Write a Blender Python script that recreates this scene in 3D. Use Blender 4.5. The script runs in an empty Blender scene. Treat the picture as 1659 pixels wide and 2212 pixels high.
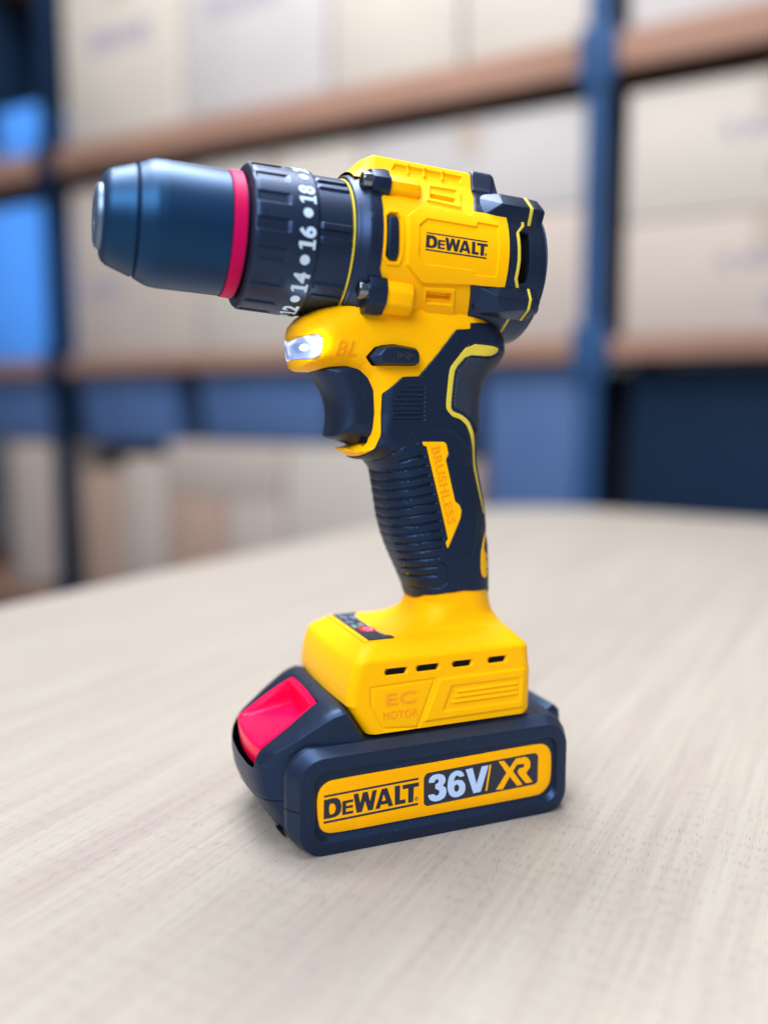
import bpy, bmesh, math, random
import numpy as np
from mathutils import Vector
from mathutils.geometry import delaunay_2d_cdt

SC = bpy.context.scene
COL = SC.collection
PI = math.pi
MM = 0.001

# ------------------------------------------------------------------ camera
CAM_P = np.array([-134., -318., 157.3])
yaw, pitch = math.radians(21.5), math.radians(6.8)
cam = bpy.data.cameras.new('camera')
co = bpy.data.objects.new('camera', cam)
COL.objects.link(co)
SC.camera = co
co.location = CAM_P * MM
co.rotation_euler = (PI / 2 - pitch, 0, -yaw)
cam.sensor_fit = 'VERTICAL'
cam.sensor_height = 36.0
cam.sensor_width = 27.0
cam.lens = 1900.0 / 2212.0 * 36.0
cam.clip_start = 0.01
cam.clip_end = 50.0
cam.dof.use_dof = True
cam.dof.focus_distance = 0.321
cam.dof.aperture_fstop = 2.4

# ------------------------------------------------------------------ world and lamps
W = bpy.data.worlds.new('World')
SC.world = W
W.use_nodes = True
wn = W.node_tree
bgn = wn.nodes['Background']
bgn.inputs[0].default_value = (0.74, 0.84, 1.0, 1)
bgn.inputs[1].default_value = 0.27


def area(name, loc, target, sx, sy, power, color):
    l = bpy.data.lights.new(name, 'AREA')
    l.shape = 'RECTANGLE'
    l.size, l.size_y = sx, sy
    l.energy = power
    l.color = color
    o = bpy.data.objects.new(name, l)
    COL.objects.link(o)
    o.location = loc
    d = Vector(target) - Vector(loc)
    o.rotation_euler = d.to_track_quat('-Z', 'Y').to_euler()
    return o


area('ceiling_light', (-0.15, 0.15, 1.7), (0, 0, 0.1), 1.2, 1.2, 35, (0.94, 0.97, 1.0))
area('front_fill_light', (-1.05, -1.25, 1.35), (0, 0, 0.12), 1.2, 1.0, 42, (0.95, 0.97, 1.0))  # unseen fill added at the front left to lift the vertical faces
area('rack_fill_light', (0.0, 0.9, 2.4), (0.35, 1.8, 0.4), 1.3, 1.3, 94, (1.0, 0.97, 0.93))  # unseen lamp added to brighten the rack, aimed at its left end
SC.view_settings.view_transform = 'Standard'
SC.view_settings.look = 'None'
SC.view_settings.exposure = 0.1
SC.view_settings.gamma = 1.0
SC.render.film_transparent = False
SC.cycles.use_denoising = True
SC.cycles.max_bounces = 6


# ------------------------------------------------------------------ materials
def mat(name, base, rough=0.5, spec=0.5, bump=None, metal=0.0, coat=0.0, emit=None, var=None, sss=0.0):
    m = bpy.data.materials.new(name)
    m.use_nodes = True
    nt = m.node_tree
    b = nt.nodes['Principled BSDF']
    b.inputs['Base Color'].default_value = (*base, 1)
    b.inputs['Roughness'].default_value = rough
    b.inputs['Specular IOR Level'].default_value = spec
    b.inputs['Metallic'].default_value = metal
    b.inputs['Coat Weight'].default_value = coat
    if sss:
        b.inputs['Subsurface Weight'].default_value = sss
        b.inputs['Subsurface Radius'].default_value = (1.0, 0.45, 0.1)
        b.inputs['Subsurface Scale'].default_value = 0.0015
    if emit:
        b.inputs['Emission Color'].default_value = (*emit[0], 1)
        b.inputs['Emission Strength'].default_value = emit[1]
    tc = nt.nodes.new('ShaderNodeTexCoord')
    if bump:
        n = nt.nodes.new('ShaderNodeTexNoise')
        n.inputs['Scale'].default_value = bump[0]
        n.inputs['Detail'].default_value = 3
        nt.links.new(tc.outputs['Object'], n.inputs['Vector'])
        bp = nt.nodes.new('ShaderNodeBump')
        bp.inputs['Strength'].default_value = bump[1]
        bp.inputs['Distance'].default_value = bump[2]
        nt.links.new(n.outputs['Fac'], bp.inputs['Height'])
        nt.links.new(bp.outputs['Normal'], b.inputs['Normal'])
    if var:
        n = nt.nodes.new('ShaderNodeTexNoise')
        n.inputs['Scale'].default_value = var[0]
        n.inputs['Detail'].default_value = 4
        nt.links.new(tc.outputs['Object'], n.inputs['Vector'])
        r = nt.nodes.new('ShaderNodeValToRGB')
        r.color_ramp.elements[0].position = 0.3
        r.color_ramp.elements[1].position = 0.7
        r.color_ramp.elements[0].color = (*[c * (1 - var[1]) for c in base], 1)
        r.color_ramp.elements[1].color = (*[min(1, c * (1 + var[1])) for c in base], 1)
        nt.links.new(n.outputs['Fac'], r.inputs['Fac'])
        nt.links.new(r.outputs['Color'], b.inputs['Base Color'])
        rr = nt.nodes.new('ShaderNodeMapRange')
        rr.inputs['To Min'].default_value = max(0.05, rough - 0.07)
        rr.inputs['To Max'].default_value = min(1, rough + 0.07)
        nt.links.new(n.outputs['Fac'], rr.inputs['Value'])
        nt.links.new(rr.outputs['Result'], b.inputs['Roughness'])
    return m


def tint(m, c=(0.24, 0.46, 1.0)):
    m.node_tree.nodes['Principled BSDF'].inputs['Specular Tint'].default_value = (*c, 1)


def speckle(m, dens=0.5, scale=900, col=(0.25, 0.35, 0.5)):
    """tiny pale dust specks on dark plastic"""
    nt = m.node_tree
    b = nt.nodes['Principled BSDF']
    tc = nt.nodes.new('ShaderNodeTexCoord')
    v = nt.nodes.new('ShaderNodeTexVoronoi')
    v.inputs['Scale'].default_value = scale
    nt.links.new(tc.outputs['Object'], v.inputs['Vector'])
    lt = nt.nodes.new('ShaderNodeMath')
    lt.operation = 'LESS_THAN'
    lt.inputs[1].default_value = 0.16
    nt.links.new(v.outputs['Distance'], lt.inputs[0])
    sp = nt.nodes.new('ShaderNodeSeparateColor')
    nt.links.new(v.outputs['Color'], sp.inputs['Color'])
    gt = nt.nodes.new('ShaderNodeMath')
    gt.operation = 'GREATER_THAN'
    gt.inputs[1].default_value = 1 - dens
    nt.links.new(sp.outputs[0], gt.inputs[0])
    mu = nt.nodes.new('ShaderNodeMath')
    mu.operation = 'MULTIPLY'
    nt.links.new(lt.outputs[0], mu.inputs[0])
    nt.links.new(gt.outputs[0], mu.inputs[1])
    mx = nt.nodes.new('ShaderNodeMix')
    mx.data_type = 'RGBA'
    nt.links.new(mu.outputs[0], mx.inputs[0])
    src = b.inputs['Base Color'].links
    if src:
        nt.links.new(src[0].from_socket, mx.inputs[6])
    else:
        mx.inputs[6].default_value = b.inputs['Base Color'].default_value
    mx.inputs[7].default_value = (*col, 1)
    nt.links.new(mx.outputs[2], b.inputs['Base Color'])


YEL = mat('yellow_plastic', (0.98, 0.485, 0.001), 0.42, 0.28, (1400, 0.16, 0.00025), var=(18, 0.03), sss=0.12)
RELY = mat('yellow_relief_shade', (0.88, 0.33, 0.001), 0.45, 0.2)  # letters in darker orange: the shading of their relief is put into the colour
YELL = mat('yellow_label', (0.98, 0.445, 0.001), 0.40, 0.25, var=(30, 0.02))
YELP = mat('yellow_trim', (0.66, 0.54, 0.06), 0.45, 0.45, var=(30, 0.05))
BLK = mat('black_plastic', (0.0065, 0.0082, 0.0165), 0.41, 0.95, (2600, 0.12, 0.00015), var=(14, 0.15))
speckle(BLK, 0.035, 1300, (0.12, 0.17, 0.26))
RUB = mat('black_rubber', (0.0042, 0.0068, 0.0155), 0.48, 0.80, (2600, 0.12, 0.00015), var=(14, 0.15))
speckle(RUB, 0.03, 1300, (0.12, 0.17, 0.26))
CHK = mat('black_sleeve', (0.0050, 0.0155, 0.044), 0.42, 1.0, (2400, 0.10, 0.0002))
for _m in (BLK, RUB):
    tint(_m)
tint(CHK, (0.10, 0.42, 1.0))
for _m in (YEL, YELL, YELP):
    tint(_m, (1.0, 0.72, 0.25))
INK = mat('black_ink', (0.016, 0.020, 0.034), 0.45, 0.4)
PANK = mat('dark_label', (0.020, 0.024, 0.040), 0.5, 0.4, (5000, 0.2, 0.0001))
WHT = mat('pale_print', (0.46, 0.62, 0.92), 0.5, 0.3)
NUM = mat('pale_numerals', (0.50, 0.66, 0.86), 0.6, 0.3)
PINK = mat('pink_ring', (0.50, 0.002, 0.085), 0.5, 0.25, (900, 0.1, 0.0002))
RED = mat('red_plastic', (0.93, 0.0, 0.060), 0.30, 0.30, coat=0.0, sss=0.1)
for _m in (RED, PINK):
    tint(_m, (1.0, 0.25, 0.5))
CHR = mat('dark_chrome', (0.22, 0.25, 0.30), 0.16, 0.5, metal=1.0)
STL = mat('bright_steel', (0.16, 0.23, 0.35), 0.45, 0.5, metal=1.0)
VOID = mat('inner_dark', (0.004, 0.004, 0.005), 0.9, 0.1)
MAR = mat('inner_maroon', (0.06, 0.004, 0.010), 0.6, 0.3)
GRN = mat('teal_print', (0.10, 0.45, 0.42), 0.5, 0.3)
AMB = mat('amber_print', (0.75, 0.20, 0.03), 0.5, 0.3)
BLP = mat('blue_print', (0.14, 0.22, 0.42), 0.5, 0.3)
PNK2 = mat('lilac_print', (0.75, 0.60, 0.95), 0.4, 0.3)


def led_mat():
    m = mat('lit_clear_lens', (0.22, 0.26, 0.36), 0.10, 0.6)
    nt = m.node_tree
    b = nt.nodes['Principled BSDF']
    tc = nt.nodes.new('ShaderNodeTexCoord')
    mp = nt.nodes.new('ShaderNodeMapping')
    mp.inputs['Scale'].default_value = (150, 60, 230)
    nt.links.new(tc.outputs['Object'], mp.inputs['Vector'])
    n = nt.nodes.new('ShaderNodeTexNoise')
    n.inputs['Scale'].default_value = 1.0
    n.inputs['Detail'].default_value = 1
    n.inputs['Distortion'].default_value = 0.6
    nt.links.new(mp.outputs[0], n.inputs['Vector'])
    r = nt.nodes.new('ShaderNodeValToRGB')
    e = r.color_ramp.elements
    e[0].position, e[0].color = 0.36, (0.03, 0.09, 0.30, 1)
    e[1].position, e[1].color = 0.64, (1.0, 1.0, 1.0, 1)
    k = r.color_ramp.elements.new(0.50)
    k.color = (0.25, 0.34, 0.68, 1)
    nt.links.new(n.outputs['Fac'], r.inputs['Fac'])
    nt.links.new(r.outputs['Color'], b.inputs['Emission Color'])
    b.inputs['Emission Strength'].default_value = 0.95
    return m


LED = led_mat()
LEDC = mat('lit_diode', (1, 1, 1), 0.3, 0.3, emit=((0.9, 0.95, 1.0), 4.0))


# ------------------------------------------------------------------ polygon helpers
def arr(p):
    return np.array(p, dtype=float)


def resample(P, step, closed=True):
    P = arr(P)
    Q = np.vstack([P, P[:1]]) if closed else P
    out = []
    for a, b in zip(Q[:-1], Q[1:]):
        n = max(1, int(math.ceil(np.hypot(*(b - a)) / step)))
        for k in range(n):
            out.append(a + (b - a) * k / n)
    if not closed:
        out.append(Q[-1])
    return arr(out)


def chaikin(P, it=2, q=0.25):
    P = arr(P)
    for _ in range(it):
        N = np.roll(P, -1, 0)
        P = np.stack([P * (1 - q) + N * q, P * q + N * (1 - q)], 1).reshape(-1, 2)
    return P


def roundc(P, r):
    """round polygon corners by a small radius"""
    P = arr(P)
    out = []
    n = len(P)
    for i in range(n):
        a, b, c = P[i - 1], P[i], P[(i + 1) % n]
        la, lc = np.hypot(*(a - b)), np.hypot(*(c - b))
        d = min(r, la * 0.45, lc * 0.45)
        p0, p2 = b + (a - b) / la * d, b + (c - b) / lc * d
        for t in (0, 0.33, 0.67, 1):
            out.append(p0 * (1 - t) ** 2 + 2 * b * t * (1 - t) + p2 * t * t)
    return arr(out)


def area2(P):
    x, y = P[:, 0], P[:, 1]
    return 0.5 * np.sum(x * np.roll(y, -1) - np.roll(x, -1) * y)


def segdist(pts, A, B):
    out = np.empty(len(pts))
    D = B - A
    L2 = np.maximum((D ** 2).sum(1), 1e-12)
    for i in range(0, len(pts), 4000):
        p = pts[i:i + 4000, None, :]
        t = np.clip(((p - A) * D).sum(2) / L2, 0, 1)
        q = A + t[..., None] * D
        out[i:i + 4000] = np.sqrt((((p - q) ** 2).sum(2)).min(1))
    return out


def inside(pts, P):
    P = arr(P)
    x0, y0 = P[:, 0], P[:, 1]
    x1, y1 = np.roll(x0, -1), np.roll(y0, -1)
    out = np.zeros(len(pts), bool)
    dy = np.where(np.abs(y1 - y0) < 1e-12, 1e-12, y1 - y0)
    for i in range(0, len(pts), 4000):
        px, py = pts[i:i + 4000, 0][:, None], pts[i:i + 4000, 1][:, None]
        c = ((y0 > py) != (y1 > py)) & (px < (x1 - x0) * (py - y0) / dy + x0)
        out[i:i + 4000] = c.sum(1) % 2 == 1
    return out


def pdist(pts, P):
    """signed distance, positive inside"""
    P = arr(P)
    d = segdist(pts, P, np.roll(P, -1, 0))
    return np.where(inside(pts, P), d, -d)


def sstep(x):
    x = np.clip(x, 0, 1)
    return x * x * (3 - 2 * x)


def feats(pts, F):
    """F: (kind, geometry, amplitude, edge width[, half width])"""
    h = np.zeros(len(pts))
    for f in F:
        g = arr(f[1])
        if f[0] == 'area':
            lo, hi = g.min(0) - f[3], g.max(0) + f[3]
            m = np.all((pts > lo) & (pts < hi), 1)
            if m.any():
                h[m] += f[2] * sstep(pdist(pts[m], g) / f[3] + 0.5)
        else:
            lo, hi = g.min(0) - f[4] - f[3], g.max(0) + f[4] + f[3]
            m = np.all((pts > lo) & (pts < hi), 1)
            if m.any():
                q = np.vstack([g, g[:1]]) if f[0] == 'loop' else g
                d = segdist(pts[m], q[:-1], q[1:])
                h[m] += f[2] * (1 - sstep((d - f[4]) / f[3] + 0.5))
    return h


def cdt(V, edges, outer, holes):
    r = delaunay_2d_cdt([Vector(v) for v in V], edges, [], 0, 1e-6)
    vs = arr([list(v) for v in r[0]])
    T = np.array([f for f in r[2] if len(f) == 3], int)
    a, b, c = vs[T[:, 0]], vs[T[:, 1]], vs[T[:, 2]]
    cen = (a + b + c) / 3
    ok = inside(cen, outer)
    for h in holes:
        ok &= ~inside(cen, h)
    T, a, b, c = T[ok], a[ok], b[ok], c[ok]
    cr = (b - a)[:, 0] * (c - a)[:, 1] - (b - a)[:, 1] * (c - a)[:, 0]
    T = T[np.abs(cr) > 1e-9]
    cr = cr[np.abs(cr) > 1e-9]
    T[cr < 0] = T[cr < 0][:, ::-1]
    return vs, T


def grid_pts(lo, hi, step):
    xs = np.arange(lo[0] + step / 2, hi[0], step)
    ys = np.arange(lo[1] + step / 2, hi[1], step * 0.866)
    X, Y = np.meshgrid(xs, ys)
    X = X + (np.arange(len(ys)) % 2)[:, None] * step / 2
    return np.c_[X.ravel(), Y.ravel()]


def inset_ring(P, d, step):
    """points at inward distance d of a ccw polygon"""
    P = resample(P, step)
    T = np.roll(P, -1, 0) - np.roll(P, 1, 0)
    T /= np.maximum(np.hypot(T[:, 0], T[:, 1]), 1e-9)[:, None]
    N = np.c_[-T[:, 1], T[:, 0]]
    return P + N * d


class Mesh:
    def __init__(self):
        self.v, self.f, self.n = [], [], 0

    def add(self, V, F):
        V = arr(V)
        for f in F:
            self.f.append([int(i) + self.n for i in f])
        self.v.append(V)
        self.n += len(V)

    def mirrored(self):
        """add the same geometry reflected in y"""
        V = np.vstack(self.v).copy()
        V[:, 1] *= -1
        F = [list(reversed(f)) for f in self.f]
        n = self.n
        self.v.append(V)
        self.f += [[i + n for i in f] for f in F]
        self.n += len(V)
        return self

    def sides(self, name, m, parent=None, **k):
        """near and far copies as two separate parts"""
        a = self.build(name, m, parent, **k)
        q = Mesh()
        V = np.vstack(self.v).copy()
        V[:, 1] *= -1
        q.add(V, flip(self.f))
        return a, q.build(name, m, parent, **k)

    def build(self, name, m, parent=None, angle=38, sharp=True):
        me = bpy.data.meshes.new(name)
        V = np.vstack(self.v) * MM
        me.from_pydata([tuple(x) for x in V], [], self.f)
        me.update()
        me.shade_smooth()
        if sharp:
            me.set_sharp_from_angle(angle=math.radians(angle))
        me.materials.append(m)
        o = bpy.data.objects.new(name, me)
        COL.objects.link(o)
        if parent:
            o.parent = parent
            o.matrix_parent_inverse.identity()
        return o


def patch(M, poly, S, off=0.5, depth=1.0, bevel=0.35, step=0.7, holes=(), F=(), rings=(), pinned=None, hfun=None):
    """skin a polygon of the (u,v) plane onto the surface S(u,v,h) as a raised, rounded plate"""
    P = resample(poly, step)
    if area2(P) < 0:
        P = P[::-1]
    H = []
    for h in holes:
        h = resample(h, step)
        H.append(h if area2(h) < 0 else h[::-1])
    loops = [P] + H
    V, E = [], []
    for L in loops:
        n0 = len(V)
        V += [tuple(x) for x in L]
        E += [(n0 + i, n0 + (i + 1) % len(L)) for i in range(len(L))]
    A = np.vstack(loops)
    B = np.vstack([np.roll(L, -1, 0) for L in loops])
    fa, fb = A, B
    if pinned is not None:
        mid = (A + B) / 2
        keep = ~pinned(mid)
        fa, fb = A[keep], B[keep]
    extra = []
    for d in (0.3 * bevel, bevel):
        if d > 0.02:
            for L in loops:
                q = inset_ring(L, d, step)
                k = segdist(q, A, B) > d * 0.9
                k &= inside(q, P)
                for h in H:
                    k &= ~inside(q, h)
                extra.append(q[k])
    for f in F:                                          # rings that follow the features' edges
        g = arr(f[1])
        if f[0] == 'area':
            g2 = g if area2(g) > 0 else g[::-1]
            for d in (-f[3] / 2, f[3] / 2):
                extra.append(inset_ring(g2, d, step))
        elif f[0] in ('loop', 'line'):
            g2 = resample(g, step * 0.7, f[0] == 'loop')
            T = np.gradient(g2, axis=0)
            T /= np.maximum(np.hypot(T[:, 0], T[:, 1]), 1e-9)[:, None]
            N = np.c_[-T[:, 1], T[:, 0]]
            extra.append(g2)
            for s in (-1, 1):
                for d in (f[4] - f[3] / 2, f[4] + f[3] / 2):
                    if d > 0.03:
                        extra.append(g2 + N * s * d)
    extra += [arr(r) for r in rings]
    G = grid_pts(P.min(0), P.max(0), step)
    if extra:                                            # keep the free grid points clear of the ring points
        cs = step * 0.62
        R_ = np.vstack(extra)
        occ = set()
        for dx in (-0.3, 0.3):
            for dy in (-0.3, 0.3):
                q = np.floor(R_ / cs + (dx, dy)).astype(int)
                occ.update(map(tuple, q))
        G = G[[tuple(c) not in occ for c in np.floor(G / cs).astype(int)]]
    extra.append(G)
    X = np.vstack(extra)
    k = inside(X, P)
    for h in H:
        k &= ~inside(X, h)
    X = X[k]
    if len(X):
        X = X[segdist(X, A, B) > min(0.25 * bevel, step * 0.3) if bevel > 0.02 else segdist(X, A, B) > step * 0.3]
    key = np.round(X / 0.06).astype(int)
    _, idx = np.unique(key, axis=0, return_index=True)
    X = X[idx]
    VV = np.vstack([arr(V), X]) if len(X) else arr(V)
    vs, T = cdt(VV, E, P, H)
    h = np.full(len(vs), float(off))
    if bevel > 0.02 and len(fa):
        d = np.minimum(segdist(vs, fa, fb), bevel)
        h -= bevel - np.sqrt(np.maximum(bevel ** 2 - (bevel - d) ** 2, 0))
    if len(F):
        h += feats(vs, F)
    if hfun is not None:
        h += hfun(vs)
    xyz = S(vs[:, 0], vs[:, 1], h)
    faces = [list(t) for t in T]
    # walls
    cnt = {}
    for t in T:
        for a, b in ((t[0], t[1]), (t[1], t[2]), (t[2], t[0])):
            cnt[(int(a), int(b))] = 1
    bd = [e for e in cnt if (e[1], e[0]) not in cnt]
    if depth > 0 and bd:
        ids = sorted({i for e in bd for i in e})
        mp = {i: len(vs) + k for k, i in enumerate(ids)}
        low = S(vs[ids, 0], vs[ids, 1], h[ids] - depth)
        xyz = np.vstack([xyz, low])
        faces += [[b, a, mp[a], mp[b]] for a, b in bd]
    M.add(xyz, faces)
    return M


# ------------------------------------------------------------------ head frame (barrel is tilted 4.1 degrees nose-up)
TL = math.radians(4.1)
AX = np.array([math.cos(TL), 0, -math.sin(TL)])
UP = np.array([math.sin(TL), 0, math.cos(TL)])
HO = np.array([0, 0, 212.9])
R0 = 27.5


def hp(s, y, z):
    s, y, z = np.broadcast_arrays(arr(s), arr(y), arr(z))
    return HO + s[..., None] * AX + z[..., None] * UP + y[..., None] * np.array([0, 1., 0])


_th = np.radians(np.arange(-120, 46, 1.0))
_sec = np.array([(-R0 * math.cos(t), R0 * math.sin(t)) for t in _th] + [(-14.5, 26.5), (-11, 33.), (0, 34.3), (11, 33.)])
_L = np.r_[0, np.cumsum(np.hypot(*np.diff(_sec, axis=0).T))]
_V = _L - _L[120]
_vt = np.arange(-50, 52, 0.25)
_rail = np.c_[np.interp(_vt, _V, _sec[:, 0]), np.interp(_vt, _V, _sec[:, 1])]
_k = np.array([1, 2, 3, 2, 1.]) / 9
_rail = np.c_[np.convolve(np.pad(_rail[:, 0], 2, 'edge'), _k, 'valid'), np.convolve(np.pad(_rail[:, 1], 2, 'edge'), _k, 'valid')]
VTOP = 48.67


def section(s, v):
    th = np.where(v < 21.6, v / R0, math.radians(45) + (v - 21.6) / (VTOP - 21.6) * math.radians(45))
    cy, cz = -R0 * np.cos(th), R0 * np.sin(th)
    ry, rz = np.interp(v, _vt, _rail[:, 0]), np.interp(v, _vt, _rail[:, 1])
    k = sstep((s + 28) / 9.0) * (1 - sstep((s - 28.5) / 3.0))
    k = np.where(v < 21, 0, k)
    return cy * (1 - k) + ry * k, cz * (1 - k) + rz * k


def SH(s, v, h):
    s, v, h = np.broadcast_arrays(arr(s), arr(v), arr(h))
    y, z = section(s, v)
    y2, z2 = section(s, v + 0.3)
    y1, z1 = section(s, v - 0.3)
    ty, tz = y2 - y1, z2 - z1
    l = np.maximum(np.hypot(ty, tz), 1e-9)
    ny, nz = -tz / l, ty / l
    y, z = y + ny * h, z + nz * h
    y = np.where(v >= VTOP - 0.01, np.minimum(y, 0), y)
    return hp(s, y, z)


def revolve(prof, n=180, hf=None, mirror_ok=True):
    """prof: (s, r) list -> mesh arrays around the barrel axis; hf(s, theta) adds to the radius"""
    prof = arr(prof)
    th = np.linspace(0, 2 * PI, n, endpoint=False)
    S, TT = np.meshgrid(prof[:, 0], th, indexing='ij')
    Rr = np.repeat(prof[:, 1][:, None], n, 1)
    if hf is not None:
        Rr = Rr + hf(S, np.degrees(TT))
    V = hp(S, -Rr * np.cos(TT), Rr * np.sin(TT)).reshape(-1, 3)
    F = []
    for i in range(len(prof) - 1):
        for j in range(n):
            k = (j + 1) % n
            F.append([i * n + j, (i + 1) * n + j, (i + 1) * n + k, i * n + k])
    return V, F


def dense(prof, step=0.5):
    P = arr(prof)
    out = [P[0]]
    for a, b in zip(P[:-1], P[1:]):
        n = max(1, int(np.hypot(*(b - a)) / step))
        for k in range(1, n + 1):
            out.append(a + (b - a) * k / n)
    return arr(out)


def hull(M, pts, bevel=0.6, seg=2):
    """convex block through points (world mm) with rounded edges"""
    bm = bmesh.new()
    for p in pts:
        bm.verts.new(p)
    bmesh.ops.convex_hull(bm, input=bm.verts)
    bmesh.ops.delete(bm, geom=[v for v in bm.verts if not v.link_faces], context='VERTS')
    bmesh.ops.dissolve_limit(bm, angle_limit=math.radians(4), verts=bm.verts, edges=bm.edges)
    if bevel:
        bmesh.ops.bevel(bm, geom=list(bm.edges), offset=bevel, segments=seg, profile=0.6, affect='EDGES', clamp_overlap=True)
    bmesh.ops.recalc_face_normals(bm, faces=bm.faces)
    bm.verts.ensure_lookup_table()
    M.add([tuple(v.co) for v in bm.verts], [[v.index for v in f.verts] for f in bm.faces])
    bm.free()


def loft(M, rings, cap0=True, cap1=True):
    n = len(rings[0])
    V = np.vstack(rings)
    F = []
    for i in range(len(rings) - 1):
        for j in range(n):
            k = (j + 1) % n
            F.append([i * n + j, i * n + k, (i + 1) * n + k, (i + 1) * n + j])
    if cap0:
        F.append(list(range(n))[::-1])
    if cap1:
        F.append([(len(rings) - 1) * n + j for j in range(n)])
    M.add(V, F)


def empty(name, loc=(0, 0, 0), label=None, cat=None, group=None):
    o = bpy.data.objects.new(name, None)
    o.empty_display_size = 0.05
    COL.objects.link(o)
    o.location = loc
    if label:
        o['label'] = label
    if cat:
        o['category'] = cat
    if group:
        o['group'] = group
    return o


def text_geo(s, size, bold=0.0, extrude=0.2, bev=0.06, shear=0.0, spacing=1.0):
    """text as flat-backed solid letters: x along the baseline, y up, z outwards, centred"""
    cu = bpy.data.curves.new('t', 'FONT')
    cu.body = s
    cu.size = size
    cu.offset = bold
    cu.extrude = extrude
    cu.bevel_depth = bev
    cu.bevel_resolution = 1
    cu.shear = shear
    cu.space_character = spacing
    cu.resolution_u = 6
    o = bpy.data.objects.new('t', cu)
    COL.objects.link(o)
    bpy.context.view_layer.update()
    me = bpy.data.meshes.new_from_object(o)
    bm = bmesh.new()
    bm.from_mesh(me)
    bmesh.ops.triangulate(bm, faces=bm.faces)
    for _ in range(3):
        L = [e for e in bm.edges if e.calc_length() > 1.2]
        if not L:
            break
        bmesh.ops.subdivide_edges(bm, edges=L, cuts=1)
        bmesh.ops.triangulate(bm, faces=bm.faces)
    bm.verts.index_update()
    V = arr([tuple(v.co) for v in bm.verts])
    F = [[v.index for v in f.verts] for f in bm.faces]
    bm.free()
    bpy.data.objects.remove(o)
    bpy.data.curves.remove(cu)
    bpy.data.meshes.remove(me)
    V[:, 0] -= (V[:, 0].min() + V[:, 0].max()) / 2
    V[:, 1] -= (V[:, 1].min() + V[:, 1].max()) / 2
    return V, F


def flip(F):
    return [list(reversed(f)) for f in F]


# ================================================================== THE SETTING
def box(M, x0, x1, y0, y1, z0, z1, bevel=0):
    hull(M, [(x, y, z) for x in (x0, x1) for y in (y0, y1) for z in (z0, z1)], bevel)


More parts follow.
